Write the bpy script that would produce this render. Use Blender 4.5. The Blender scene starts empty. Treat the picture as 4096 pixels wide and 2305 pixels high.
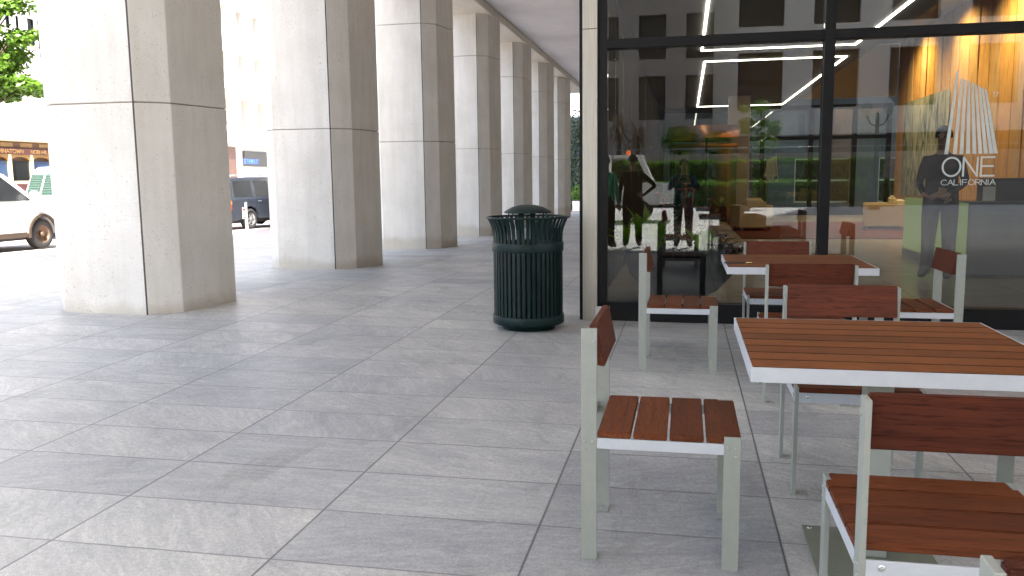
import bpy, bmesh, math, random
from mathutils import Vector, Matrix, noise
random.seed(7)
R_ = math.radians
scene = bpy.context.scene
COL = scene.collection

# ------------------------------------------------------------------ camera
F_PX, YAW, PITCH, ROLL, CAM_H = 3363.18, R_(-11.6893), R_(7.4056), R_(-.6912), 1.3207
cy_, sy_ = math.cos(YAW), math.sin(YAW)
FW = Vector((sy_*math.cos(PITCH), cy_*math.cos(PITCH), -math.sin(PITCH)))
r0 = Vector((cy_, -sy_, 0)); u0 = r0.cross(FW)
RT = math.cos(ROLL)*r0 + math.sin(ROLL)*u0
UP = -math.sin(ROLL)*r0 + math.cos(ROLL)*u0
cam = bpy.data.cameras.new('camera')
cam.sensor_width = 36; cam.lens = 36*F_PX/4096; cam.clip_end = 2000; cam.clip_start = .05
co = bpy.data.objects.new('camera', cam); COL.objects.link(co)
mw = Matrix((RT, UP, -FW)).transposed().to_4x4(); mw.translation = (0, 0, CAM_H)
co.matrix_world = mw
scene.camera = co
CP = Vector((0, 0, CAM_H))
def ray(px, py): return RT*((px-2048)/F_PX) + UP*((1152.5-py)/F_PX) + FW
def at_x(px, py, x): r = ray(px, py); return CP + r*(x/r.x)
def at_y(px, py, y): r = ray(px, py); return CP + r*(y/r.y)

# ------------------------------------------------------------------ world, sun, exposure
w = bpy.data.worlds.new('World'); scene.world = w; w.use_nodes = True
nt = w.node_tree; bg = nt.nodes['Background']
sky = nt.nodes.new('ShaderNodeTexSky'); sky.sky_type = 'NISHITA'; sky.sun_disc = False
S_DIR = Vector((.28, -1.0, 1.26)).normalized()          # towards the sun
SUN_EL = math.asin(S_DIR.z)
sky.sun_elevation = SUN_EL
sky.sun_rotation = math.atan2(S_DIR.x, S_DIR.y)
sky.air_density = 1.0; sky.dust_density = 4.0
nt.links.new(sky.outputs[0], bg.inputs[0]); bg.inputs[1].default_value = .15
sl = bpy.data.lights.new('sun', 'SUN'); sl.energy = 5; sl.angle = R_(.53); sl.color = (1, .95, .88)
so = bpy.data.objects.new('sun', sl); COL.objects.link(so)
so.rotation_euler = S_DIR.to_track_quat('Z', 'Y').to_euler(); so.location = (0, -10, 30)
scene.view_settings.view_transform = 'Standard'; scene.view_settings.look = 'None'
scene.view_settings.gamma = 1; scene.view_settings.use_curve_mapping = False
scene.view_settings.exposure = 2.52
scene.render.engine = 'CYCLES'
cyc = scene.cycles
cyc.use_denoising = True; cyc.max_bounces = 12; cyc.diffuse_bounces = 8; cyc.glossy_bounces = 4
cyc.transparent_max_bounces = 16; cyc.sample_clamp_indirect = 6; cyc.caustics_reflective = False
cyc.caustics_refractive = False

# ------------------------------------------------------------------ materials
class NG:
    def __init__(s, name):
        s.m = bpy.data.materials.new(name); s.m.use_nodes = True
        s.nt = s.m.node_tree; s.b = s.nt.nodes['Principled BSDF']; s.out = s.nt.nodes['Material Output']
    def n(s, t, **kw):
        nd = s.nt.nodes.new('ShaderNode'+t)
        for k, v in kw.items(): setattr(nd, k, v)
        return nd
    def l(s, a, b): s.nt.links.new(a, b)
    def pos(s): return s.n('NewGeometry').outputs['Position']
    def obj(s): return s.n('TexCoord').outputs['Object']
    def math(s, op, a, b=0.0, c=None):
        nd = s.n('Math', operation=op)
        for i, v in enumerate((a, b) if c is None else (a, b, c)):
            if isinstance(v, (int, float)): nd.inputs[i].default_value = v
            else: s.l(v, nd.inputs[i])
        return nd.outputs[0]
    def mapv(s, vec, scale=(1, 1, 1), rot=(0, 0, 0), loc=(0, 0, 0)):
        m = s.n('Mapping'); s.l(vec, m.inputs[0]); m.inputs['Scale'].default_value = scale
        m.inputs['Rotation'].default_value = rot; m.inputs['Location'].default_value = loc
        return m.outputs[0]
    def noise(s, vec, sc, det=4, rough=.5, dist=0):
        nd = s.n('TexNoise'); s.l(vec, nd.inputs['Vector']); nd.inputs['Scale'].default_value = sc
        nd.inputs['Detail'].default_value = det; nd.inputs['Roughness'].default_value = rough
        nd.inputs['Distortion'].default_value = dist
        return nd.outputs['Fac']
    def ramp(s, fac, stops):
        nd = s.n('ValToRGB'); s.l(fac, nd.inputs[0]); cr = nd.color_ramp
        while len(cr.elements) < len(stops): cr.elements.new(.5)
        for e, (p, c) in zip(cr.elements, stops):
            e.position = p; e.color = (*c, 1) if len(c) == 3 else c
        return nd.outputs[0]
    def mix(s, fac, a, b, mode='MIX'):
        nd = s.n('MixRGB', blend_type=mode)
        for i, v in enumerate((fac, a, b)):
            if isinstance(v, (int, float)): nd.inputs[i].default_value = v
            elif isinstance(v, tuple): nd.inputs[i].default_value = (*v, 1)
            else: s.l(v, nd.inputs[i])
        return nd.outputs[0]
    def bump(s, h, strength=.3, dist=.01):
        nd = s.n('Bump'); nd.inputs['Strength'].default_value = strength; nd.inputs['Distance'].default_value = dist
        s.l(h, nd.inputs['Height']); s.l(nd.outputs[0], s.b.inputs['Normal'])
def setb(b, **kw):
    for k, v in kw.items():
        k = k.replace('_', ' ')
        b.inputs[k].default_value = (*v, 1) if isinstance(v, tuple) and len(v) == 3 else v
def plain(name, c, rough=.5, metal=0, var=.12, sc=8, bump=0, coat=0, spec=.5):
    g = NG(name); f = g.noise(g.obj(), sc, 5, .6)
    lo = tuple(x*(1-var) for x in c); hi = tuple(min(1, x*(1+var)) for x in c)
    g.l(g.ramp(f, [(.3, lo), (.7, hi)]), g.b.inputs['Base Color'])
    rr = g.math('MULTIPLY_ADD', f, .16, rough-.08); g.l(rr, g.b.inputs['Roughness'])
    g.b.inputs['Metallic'].default_value = metal
    g.b.inputs['Coat Weight'].default_value = coat; g.b.inputs['Coat Roughness'].default_value = .08
    g.b.inputs['Specular IOR Level'].default_value = spec
    if bump: g.bump(g.noise(g.obj(), sc*8, 3), bump, .004)
    return g.m
def emit(name, c, s):
    g = NG(name); g.b.inputs['Base Color'].default_value = (*c, 1)
    g.b.inputs['Emission Color'].default_value = (*c, 1); g.b.inputs['Emission Strength'].default_value = s
    return g.m
def glass(name, tint=(.86, .9, .89), refl=.06, rough=0.0):
    g = NG(name); g.nt.nodes.remove(g.b)
    tr = g.n('BsdfTransparent'); tr.inputs[0].default_value = (*tint, 1)
    gl = g.n('BsdfGlossy'); gl.inputs['Roughness'].default_value = rough; gl.inputs[0].default_value = (.95, .97, 1, 1)
    fr = g.n('Fresnel'); fr.inputs[0].default_value = 1.5
    f = g.math('ADD', fr.outputs[0], refl)
    mx = g.n('MixShader'); g.l(f, mx.inputs[0]); g.l(tr.outputs[0], mx.inputs[1]); g.l(gl.outputs[0], mx.inputs[2])
    g.l(mx.outputs[0], g.out.inputs[0])
    return g.m

TX0, TA, TY0, TB = -4.0772, .8865, 3.4873, .45
def m_paver():
    g = NG('granite_paving'); P = g.pos()
    sp = g.n('SeparateXYZ'); g.l(P, sp.inputs[0])
    u = g.math('DIVIDE', g.math('SUBTRACT', sp.outputs[0], TX0), TA)
    v = g.math('DIVIDE', g.math('SUBTRACT', sp.outputs[1], TY0), TB)
    fu = g.math('FLOOR', u); fv = g.math('FLOOR', v)
    cb = g.n('CombineXYZ'); g.l(fu, cb.inputs[0]); g.l(fv, cb.inputs[1])
    wn = g.n('TexWhiteNoise'); g.l(cb.outputs[0], wn.inputs[0])
    rnd = wn.outputs['Value']
    def joint(x, size, wdt):
        fr = g.math('FRACT', x)
        d = g.math('MULTIPLY', g.math('MINIMUM', fr, g.math('SUBTRACT', 1.0, fr)), size)
        return g.math('SUBTRACT', 1.0, g.math('SMOOTH_MIN', 1.0, g.math('DIVIDE', d, wdt), .15))
    jx = joint(u, TA, .0068); jy = joint(v, TB, .0075)
    # some joints are packed with dirt and read darker
    cbv = g.n('CombineXYZ'); g.l(g.math('FLOOR', g.math('ADD', v, .5)), cbv.inputs[0])
    wv = g.n('TexWhiteNoise'); g.l(cbv.outputs[0], wv.inputs[0])
    jy = g.math('MULTIPLY', jy, g.math('MULTIPLY_ADD', wv.outputs['Value'], .45, .55))
    jm = g.math('MAXIMUM', g.math('MAXIMUM', jx, jy), 0.0)
    # veins: per-tile rotated and offset stretched noise
    off = g.n('VectorMath', operation='MULTIPLY_ADD'); g.l(wn.outputs['Color'], off.inputs[0])
    off.inputs[1].default_value = (37, 29, 11); g.l(P, off.inputs[2])
    vr = g.n('VectorRotate', rotation_type='Z_AXIS'); g.l(off.outputs[0], vr.inputs['Vector'])
    g.l(g.math('MULTIPLY_ADD', rnd, 1.5, -.3), vr.inputs['Angle'])
    vein = g.noise(g.mapv(vr.outputs[0], (1.0, 4.5, 1)), 2.6, 9, .72, 2.2)
    cloud = g.noise(g.mapv(vr.outputs[0], (1.6, 3, 1)), 1.3, 3, .5, .5)
    speck = g.noise(P, 130, 3, .75); grain = g.noise(P, 45, 4, .8)
    base = g.ramp(rnd, [(0, (.31, .312, .305)), (.10, (.365, .368, .355)), (.5, (.400, .396, .372)), (.85, (.438, .432, .402)), (1, (.375, .378, .365))])
    vc = g.ramp(vein, [(.32, (.80, .81, .82)), (.5, (.98, .98, .98)), (.64, (1.17, 1.165, 1.14))])
    c = g.mix(1, base, vc, 'MULTIPLY')
    c = g.mix(1, c, g.ramp(cloud, [(.3, (.88, .88, .9)), (.7, (1.1, 1.1, 1.08))]), 'MULTIPLY')
    c = g.mix(1, c, g.ramp(speck, [(.30, (.35, .35, .37)), (.42, (.97, .97, .97)), (.60, (1, 1, 1)), (.70, (1.5, 1.48, 1.44))]), 'MULTIPLY')
    c = g.mix(1, c, g.ramp(grain, [(.35, (.84, .84, .85)), (.65, (1.14, 1.14, 1.13))]), 'MULTIPLY')
    # broad traffic staining
    st = g.noise(g.mapv(P, (1, .6, 1)), .55, 5, .6)
    c = g.mix(1, c, g.ramp(st, [(.35, (.86, .86, .87)), (.6, (1.04, 1.04, 1.04))]), 'MULTIPLY')
    vo = g.n('TexVoronoi'); g.l(P, vo.inputs['Vector']); vo.inputs['Scale'].default_value = 1.3
    gum = g.math('LESS_THAN', vo.outputs['Distance'], g.math('MULTIPLY', g.noise(P, 3, 2), .028))
    c = g.mix(g.math('MULTIPLY', gum, .4), c, (.10, .10, .095))
    sc = g.noise(g.mapv(P, (2.5, 1.1, 1)), .8, 6, .7, 1.0)
    c = g.mix(1, c, g.ramp(sc, [(.34, (.80, .80, .79)), (.44, (1, 1, 1))]), 'MULTIPLY')
    c = g.mix(jm, c, (.05, .044, .042))
    g.l(c, g.b.inputs['Base Color'])
    g.l(g.math('MULTIPLY_ADD', vein, .25, .36), g.b.inputs['Roughness'])
    h = g.math('SUBTRACT', g.math('MULTIPLY', speck, .15), jm)
    g.bump(h, .35, .004)
    return g.m
def m_concrete():
    g = NG('precast_concrete'); P = g.pos()
    sp = g.n('SeparateXYZ'); g.l(P, sp.inputs[0])
    pit = g.noise(P, 60, 2, .6); pit2 = g.noise(P, 22, 2, .5)
    cl = g.noise(P, 1.6, 6, .6); dens = g.noise(P, 2.2, 3, .6)
    c = g.ramp(cl, [(.3, (.56, .54, .49)), (.7, (.65, .63, .58))])
    thr = g.math('MULTIPLY_ADD', dens, .22, .215)
    pm = g.math('LESS_THAN', pit, thr); pm2 = g.math('LESS_THAN', pit2, g.math('MULTIPLY_ADD', dens, .12, .185))
    m = g.math('MAXIMUM', pm, pm2)
    fine = g.noise(P, 220, 2, .7)
    c = g.mix(1, c, g.ramp(fine, [(.3, (.86, .86, .86)), (.7, (1.08, 1.08, 1.08))]), 'MULTIPLY')
    streak = g.noise(g.mapv(P, (3, 3, .35)), 2.2, 5, .6)
    c = g.mix(1, c, g.ramp(streak, [(.35, (.93, .925, .91)), (.6, (1.02, 1.02, 1.02))]), 'MULTIPLY')
    # splashed dirt along the foot
    ft = g.math('SUBTRACT', .36, g.math('ADD', sp.outputs[2], g.math('MULTIPLY', cl, .35)))
    ft = g.math('MULTIPLY', g.math('MAXIMUM', ft, 0.0), 4.5)
    c = g.mix(g.math('MINIMUM', ft, .55), c, (.36, .32, .25))
    c = g.mix(g.math('MULTIPLY', m, .5), c, (.19, .165, .14))
    g.l(c, g.b.inputs['Base Color']); g.b.inputs['Roughness'].default_value = .8
    g.bump(g.math('SUBTRACT', fine, g.math('MULTIPLY', m, 2)), .25, .004)
    return g.m
def m_wood(name, a, b, axis=0, sc=1.0, rough=.45, plank=0, off=0):
    g = NG(name); P = g.obj()
    s = [26*sc, 26*sc, 26*sc]; s[axis] = 1.1*sc
    inf = g.n('ObjectInfo').outputs['Random']
    ofs = g.n('VectorMath', operation='ADD'); g.l(P, ofs.inputs[0])
    cb = g.n('CombineXYZ'); g.l(g.math('MULTIPLY', inf, 20), cb.inputs[0]); g.l(g.math('MULTIPLY', inf, 13), cb.inputs[1]); g.l(cb.outputs[0], ofs.inputs[1])
    gr = g.noise(g.mapv(ofs.outputs[0], tuple(s)), 3.2, 7, .62, .3)
    pores = g.noise(g.mapv(ofs.outputs[0], tuple(x*(3 if i != axis else 6) for i, x in enumerate(s))), 2, 2, .6)
    big = g.noise(ofs.outputs[0], 5*sc, 3)
    c = g.ramp(gr, [(.20, a), (.5, tuple((x+1.3*y)/2.3 for x, y in zip(a, b))), (.80, b)])
    c = g.mix(1, c, g.ramp(pores, [(.32, (.5, .45, .42)), (.46, (1, 1, 1))]), 'MULTIPLY')
    c = g.mix(1, c, g.ramp(big, [(.3, (.88, .86, .86)), (.7, (1.10, 1.08, 1.06))]), 'MULTIPLY')
    if plank:
        sp = g.n('SeparateXYZ'); g.l(P, sp.inputs[0])
        cb2 = g.n('CombineXYZ'); g.l(g.math('FLOOR', g.math('DIVIDE', g.math('ADD', sp.outputs[1-axis], off), plank)), cb2.inputs[0]); g.l(inf, cb2.inputs[1])
        wn = g.n('TexWhiteNoise'); g.l(cb2.outputs[0], wn.inputs[0]); rv_ = wn.outputs['Value']
    else: rv_ = inf
    c = g.mix(1, c, g.ramp(rv_, [(0, (.78, .74, .72)), (.5, (1, 1, 1)), (1, (1.2, 1.2, 1.15))]), 'MULTIPLY')
    g.l(c, g.b.inputs['Base Color']); g.l(g.math('MULTIPLY_ADD', gr, .3, rough-.12), g.b.inputs['Roughness']); g.b.inputs['Specular IOR Level'].default_value = .18
    g.bump(pores, .25, .002)
    return g.m
def m_leaf(name, cols, sc=3, trans=.25):
    g = NG(name); f = g.noise(g.pos(), sc, 3); f2 = g.noise(g.pos(), sc*9, 2)
    c = g.ramp(g.math('MULTIPLY_ADD', f2, .5, g.math('MULTIPLY', f, .5)), [(.3+.4*i/(len(cols)-1), c) for i, c in enumerate(cols)])
    g.l(c, g.b.inputs['Base Color']); g.b.inputs['Roughness'].default_value = .45
    tl = g.n('BsdfTranslucent'); g.l(c, tl.inputs[0])
    mx = g.n('MixShader'); mx.inputs[0].default_value = trans
    g.l(g.b.outputs[0], mx.inputs[1]); g.l(tl.outputs[0], mx.inputs[2]); g.l(mx.outputs[0], g.out.inputs[0])
    return g.m
def m_steel():
    g = NG('brushed_steel'); P = g.pos()
    f = g.noise(g.mapv(P, (60, 60, 1.2)), 2, 5, .6); st = g.noise(g.mapv(P, (1, 1, 1.5)), 1.4, 3)
    g.l(g.ramp(f, [(.3, (.34, .32, .28)), (.7, (.44, .42, .37))]), g.b.inputs['Base Color'])
    g.b.inputs['Metallic'].default_value = .85
    g.l(g.math('MULTIPLY_ADD', st, .2, .3), g.b.inputs['Roughness'])
    return g.m
def m_ground(name, c, sc=6, var=.2, rough=.85):
    g = NG(name); P = g.pos(); f = g.noise(P, sc*.15, 6, .6); h = g.noise(P, sc*18, 3, .7)
    c1 = g.ramp(f, [(.3, tuple(x*(1-var) for x in c)), (.7, tuple(x*(1+var) for x in c))])
    c1 = g.mix(1, c1, g.ramp(h, [(.3, (.8, .8, .8)), (.7, (1.15, 1.15, 1.15))]), 'MULTIPLY')
    g.l(c1, g.b.inputs['Base Color']); g.b.inputs['Roughness'].default_value = rough; g.bump(h, .3, .005)
    return g.m
def m_tiles(name, c, jc, sx, sy, rough=.25, ax=(0, 1)):
    g = NG(name); P = g.pos(); sp = g.n('SeparateXYZ'); g.l(P, sp.inputs[0])
    ms = []
    for o, s in zip(ax, (sx, sy)):
        fr = g.math('FRACT', g.math('DIVIDE', sp.outputs[o], s))
        ms.append(g.math('LESS_THAN', g.math('MULTIPLY', g.math('MINIMUM', fr, g.math('SUBTRACT', 1.0, fr)), s), .004))
    f = g.noise(P, 2, 6, .6, 1)
    cc = g.ramp(f, [(.3, tuple(x*.88 for x in c)), (.7, tuple(x*1.1 for x in c))])
    g.l(g.mix(g.math('MAXIMUM', *ms), cc, jc), g.b.inputs['Base Color']); g.b.inputs['Roughness'].default_value = rough
    return g.m

M = {}
M['paver'] = m_paver(); M['conc'] = m_concrete()
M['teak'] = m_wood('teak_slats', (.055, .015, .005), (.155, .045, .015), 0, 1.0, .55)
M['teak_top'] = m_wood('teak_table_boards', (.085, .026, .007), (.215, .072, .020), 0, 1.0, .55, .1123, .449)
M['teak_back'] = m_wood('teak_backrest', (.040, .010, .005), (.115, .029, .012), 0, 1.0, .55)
M['powder'] = plain('powder_coated_metal', (.265, .28, .245), .5, 0, .05, 30, .05)
M['rail'] = plain('satin_aluminium_rail', (.45, .47, .49), .45, 0, .04, 30)
M['plate'] = plain('olive_grey_base_plate', (.17, .18, .13), .55, 0, .12, 12)
M['bolt'] = plain('bolt_steel', (.6, .6, .58), .25, 1)
M['bin'] = plain('dark_green_enamel', (.0045, .017, .015), .42, 0, .25, 5, .06, 0, .22)
M['liner'] = plain('black_plastic_liner', (.006, .006, .007), .5)
M['frame'] = plain('black_anodised_frame', (.005, .005, .0055), .5, 0, .1, spec=.2)
M['steel'] = m_steel()
M['ceil'] = plain('painted_soffit', (.86, .83, .85), .7, 0, .04, 1.5, .08)
M['beam'] = plain('soffit_beam_stone', (.6, .56, .49), .75, 0, .08, 4)
M['joint'] = plain('dark_joint_sealant', (.055, .04, .035), .7)
M['hjoint'] = plain('bed_joint_grey', (.27, .235, .20), .8)  # even grey-brown tone of the column bed joints
M['glass'] = glass('lobby_glass', (.74, .77, .75), .024)
M['glass_in'] = glass('clear_inner_glass', (.90, .95, .94), .03)
M['decal'] = plain('etched_glass_film', (.46, .50, .47), .6)
M['asph'] = m_ground('street_asphalt', (.42, .375, .365), 6, .12)
M['kerb'] = m_ground('kerb_concrete', (.5, .49, .47), 6, .1)
M['plaza'] = m_ground('plaza_concrete', (.42, .42, .41), 3, .06)
M['white'] = plain('white_stucco', (.80, .79, .76), .8, 0, .04, 3)
M['cream'] = plain('cream_limestone', (.74, .71, .65), .8, 0, .06, 2)
M['pinkst'] = plain('pink_granite', (.15, .085, .065), .5, 0, .12, 5)
M['dkglass'] = plain('dark_window_glass', (.014, .017, .02), .25, 0, .3, .5)
M['paleglass'] = plain('pale_window_glass', (.45, .50, .49), .12, 0, .12, 1)
M['wpaint'] = plain('white_car_paint', (.78, .78, .77), .3, 0, .03, 2, 0, .6)
M['bpaint'] = plain('slate_blue_car_paint', (.032, .040, .056), .32, .2, .1, 3, 0, .8)
M['bump'] = plain('grey_bumper_plastic', (.16, .16, .165), .45)
M['tyre'] = plain('tyre_rubber', (.025, .025, .025), .8)
M['rim'] = plain('alloy_rim', (.45, .45, .46), .3, .8)
M['hub'] = plain('rusty_steel_wheel', (.12, .075, .045), .5, .3)
M['meshgreen'] = plain('pale_green_wire_mesh', (.035, .075, .055), .8)
M['mud'] = plain('muddy_fender_flare', (.06, .042, .028), .7)
M['red'] = emit('red_tail_lens', (.6, .02, .01), .15); M['amber'] = emit('amber_lens', (.8, .25, .02), .15)
M['ccwood'] = plain('varnished_brown_wood', (.13, .065, .03), .4, 0, .2)
M['cccream'] = plain('cream_car_paint', (.72, .62, .42), .4)
M['ccmar'] = plain('maroon_paint', (.10, .035, .035), .4)
M['gold'] = plain('gold_lettering', (.34, .21, .07), .4)
M['blue'] = plain('blue_poster', (.03, .07, .16), .4)
M['grey'] = plain('grey_metal', (.30, .31, .32), .4, .3)
M['signbox'] = plain('grey_sign_panel', (.045, .045, .042), .4)
M['blueneon'] = emit('blue_sign_letters', (.06, .14, .8), .35)
M['leaf'] = m_leaf('street_tree_leaves', [(.05, .11, .012), (.12, .24, .02), (.26, .40, .05)], 1.3, .35)
M['hedge'] = m_leaf('hedge_leaves', [(.04, .09, .015), (.13, .25, .035), (.30, .43, .10)], 2.5, .4)
M['ivy'] = m_leaf('ivy_leaves', [(.008, .022, .010), (.02, .05, .02), (.05, .09, .03)], 2, .15)
M['drac'] = m_leaf('dracaena_leaves', [(.10, .07, .05), (.26, .19, .13), (.50, .40, .30)], 3, .2)
M['bright'] = m_leaf('bright_green_leaves', [(.22, .50, .02), (.38, .70, .05), (.50, .80, .12)], 6, .4)
M['purple'] = m_leaf('purple_leaves', [(.02, .012, .018), (.07, .02, .05), (.05, .08, .02)], 12, .15)
M['anth'] = plain('red_anthurium', (.55, .02, .03), .3)
M['bark'] = plain('tree_bark', (.10, .075, .055), .9, 0, .3, 10, .3)
M['bowl'] = plain('black_planter_bowl', (.008, .009, .010), .55, 0, .2, spec=.25)
M['lobfloor'] = m_tiles('lobby_stone_floor', (.42, .36, .28), (.22, .18, .14), 1.22, .61, .22)
M['rug'] = plain('rust_red_rug', (.10, .012, .006), .95, 0, .25, 3)
M['sofa'] = plain('cream_leather', (.62, .52, .34), .45, 0, .06, 4, .05)
M['led'] = emit('led_strip', (1, .86, .70), 4)
M['lobceil'] = plain('lobby_ceiling_paint', (.12, .125, .135), .8)
M['amberwood'] = m_wood('amber_wood_panelling', (.40, .20, .055), (.58, .33, .11), 2, .12, .3)
M['ambstrip'] = m_wood('pale_wood_strip', (.55, .34, .13), (.68, .46, .2), 2, .12, .3)
M['deskglass'] = plain('grey_back_painted_glass', (.10, .11, .105), .12, 0, .12)
M['deskgreen'] = emit('lit_green_glass', (.32, .42, .14), .08)
M['dark'] = plain('dark_stone', (.016, .016, .018), .5)
M['black'] = plain('black_cloth', (.003, .003, .004), .9, spec=.1)
M['brown'] = plain('brown_shirt_cloth', (.022, .017, .014), .9, spec=.1)
M['greencl'] = plain('green_shirt_cloth', (.02, .35, .22), .8)
M['denim'] = plain('dark_denim', (.02, .025, .045), .85)
M['skin'] = plain('skin', (.30, .17, .11), .5); M['hair'] = plain('dark_hair', (.012, .01, .009), .6)
M['teal'] = plain('blue_grey_shirt_cloth', (.05, .08, .12), .85)
M['taupe'] = plain('taupe_precast', (.32, .29, .26), .8, 0, .08, 1)
M['bluewall'] = plain('blue_grey_cladding', (.13, .17, .22), .6, 0, .12, 1)
M['beige'] = plain('beige_travertine', (.38, .345, .29), .7, 0, .06, 1)
M['copper'] = plain('copper_drum', (.45, .20, .08), .3, .7)
M['greenglass'] = glass('green_tinted_curved_glass', (.55, .80, .74), .10)
M['goldline'] = plain('brass_trim', (.62, .45, .16), .25, .9)
def m_art():
    g = NG('abstract_painting'); P = g.obj()
    f = g.noise(g.mapv(P, (1, 1.7, .45)), 1.5, 8, .75, 2.0); f2 = g.noise(g.mapv(P, (1, 5, 1.0)), 2, 6, .75, 1)
    c = g.ramp(f, [(.40, (.02, .035, .03)), (.46, (.14, .17, .13)), (.53, (.36, .34, .25)), (.62, (.42, .38, .29))])
    g.l(g.mix(1, c, g.ramp(f2, [(.35, (.5, .55, .5)), (.5, (1, 1, 1))]), 'MULTIPLY'), g.b.inputs['Base Color'])
    return g.m
M['art'] = m_art(); M['blackwall'] = plain('matt_black_wall_panel', (.008, .008, .009), .8, spec=.1)
M['brick'] = m_ground('reddish_paving', (.26, .17, .15), 5, .2)
M['orange'] = emit('orange_beacon', (.9, .16, .02), .5)
M['paper'] = plain('white_paper', (.75, .75, .72), .6)
M['pen'] = plain('black_pen', (.01, .01, .012), .3)

# ------------------------------------------------------------------ mesh helpers
class MB:
    def __init__(s): s.v = []; s.f = []; s.mi = []; s.sm = []; s.cur = 0; s.flag = False
    def add(s, vs, fs):
        b = len(s.v); s.v += [tuple(v) for v in vs]
        for f in fs: s.f.append(tuple(i+b for i in f)); s.mi.append(s.cur); s.sm.append(s.flag)
    def mat(s, i): s.cur = i; return s
    def smooth(s, f=True): s.flag = f; return s
    def box(s, x0, x1, y0, y1, z0, z1):
        vs = [(x, y, z) for z in (z0, z1) for y in (y0, y1) for x in (x0, x1)]
        s.add(vs, [(0, 2, 3, 1), (4, 5, 7, 6), (0, 1, 5, 4), (2, 6, 7, 3), (0, 4, 6, 2), (1, 3, 7, 5)]); return s
    def quad(s, *p): s.add(p, [tuple(range(len(p)))]); return s
    def prism(s, poly, a, b, axis=2, fa=None):
        """poly: 2-D outline; extruded along axis from a to b. fa(p, t) may move the points"""
        n = len(poly); vs = []
        for t in (a, b):
            for p in poly:
                q = fa(p, t) if fa else p
                if axis == 2: vs.append((q[0], q[1], t if len(q) < 3 else q[2]))
                elif axis == 0: vs.append((t if len(q) < 3 else q[2], q[0], q[1]))
                else: vs.append((q[0], t if len(q) < 3 else q[2], q[1]))
        fs = [tuple(range(n))[::-1], tuple(range(n, 2*n))] + [(i, (i+1) % n, n+(i+1) % n, n+i) for i in range(n)]
        s.add(vs, fs); return s
    def tube(s, pts, r, seg=8, cap=True):
        pts = [Vector(p) for p in pts]; rs = r if isinstance(r, (list, tuple)) else [r]*len(pts)
        rings = []; b0 = len(s.v); vs = []
        prev = None
        for i, p in enumerate(pts):
            d = (pts[min(i+1, len(pts)-1)]-pts[max(i-1, 0)]).normalized()
            a = d.orthogonal().normalized() if prev is None else (prev-d*prev.dot(d)).normalized()
            prev = a; b = d.cross(a)
            for k in range(seg):
                t = 2*math.pi*k/seg; vs.append(p+(a*math.cos(t)+b*math.sin(t))*rs[i])
        fs = []
        for i in range(len(pts)-1):
            for k in range(seg):
                fs.append((i*seg+k, i*seg+(k+1) % seg, (i+1)*seg+(k+1) % seg, (i+1)*seg+k))
        if cap:
            fs.append(tuple(range(seg))[::-1]); fs.append(tuple((len(pts)-1)*seg+k for k in range(seg)))
        s.add(vs, fs); return s
    def lathe(s, prof, c=(0, 0, 0), seg=32, axis='z'):
        vs = []; n = len(prof)
        for k in range(seg):
            t = 2*math.pi*k/seg; ct, st = math.cos(t), math.sin(t)
            for r, z in prof:
                if axis == 'z': vs.append((c[0]+r*ct, c[1]+r*st, c[2]+z))
                elif axis == 'x': vs.append((c[0]+z, c[1]+r*ct, c[2]+r*st))
                else: vs.append((c[0]+r*ct, c[1]+z, c[2]-r*st))
        fs = [(k*n+i, ((k+1) % seg)*n+i, ((k+1) % seg)*n+i+1, k*n+i+1) for k in range(seg) for i in range(n-1)]
        s.add(vs, fs); return s
    def build(s, name, mats, parent=None, bevel=0, loc=None, seg=1, wn=False):
        me = bpy.data.meshes.new(name); me.from_pydata(s.v, [], s.f)
        if not isinstance(mats, (list, tuple)): mats = [mats]
        for m in mats: me.materials.append(m)
        me.polygons.foreach_set('material_index', s.mi); me.polygons.foreach_set('use_smooth', s.sm)
        if bevel:
            bm = bmesh.new(); bm.from_mesh(me)
            bmesh.ops.recalc_face_normals(bm, faces=bm.faces)
            ed = [e for e in bm.edges if len(e.link_faces) == 2 and e.calc_face_angle(0) > .5]
            bmesh.ops.bevel(bm, geom=ed, offset=bevel, segments=seg, affect='EDGES', clamp_overlap=True)
            bm.to_mesh(me); bm.free()
        me.update()
        o = bpy.data.objects.new(name, me); COL.objects.link(o)
        if parent is not None: o.parent = parent
        if loc is not None: o.location = loc
        return o
def tag(o, label=None, cat=None, group=None, kind=None):
    if label: o['label'] = label
    if cat: o['category'] = cat
    if group: o['group'] = group
    if kind: o['kind'] = kind
    return o
def empty(name, loc=(0, 0, 0), rz=0, label=None, cat=None, group=None):
    o = bpy.data.objects.new(name, None); COL.objects.link(o); o.location = loc; o.rotation_euler = (0, 0, rz)
    o.empty_display_size = .1
    return tag(o, label, cat, group)
KIDS = {}
def copy_tree(o, parent=None):
    c = o.copy(); COL.objects.link(c)
    if parent is not None: c.parent = parent
    for ch in list(o.children): copy_tree(ch, c)
    return c
def zf(x, y):
    t = max(0, min((y-3)/5.5, (13-y)/4.5))
    return t*(-.02+.0146*min(max(-x, 0), 6)) - .0135*max(0, y-11)

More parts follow.
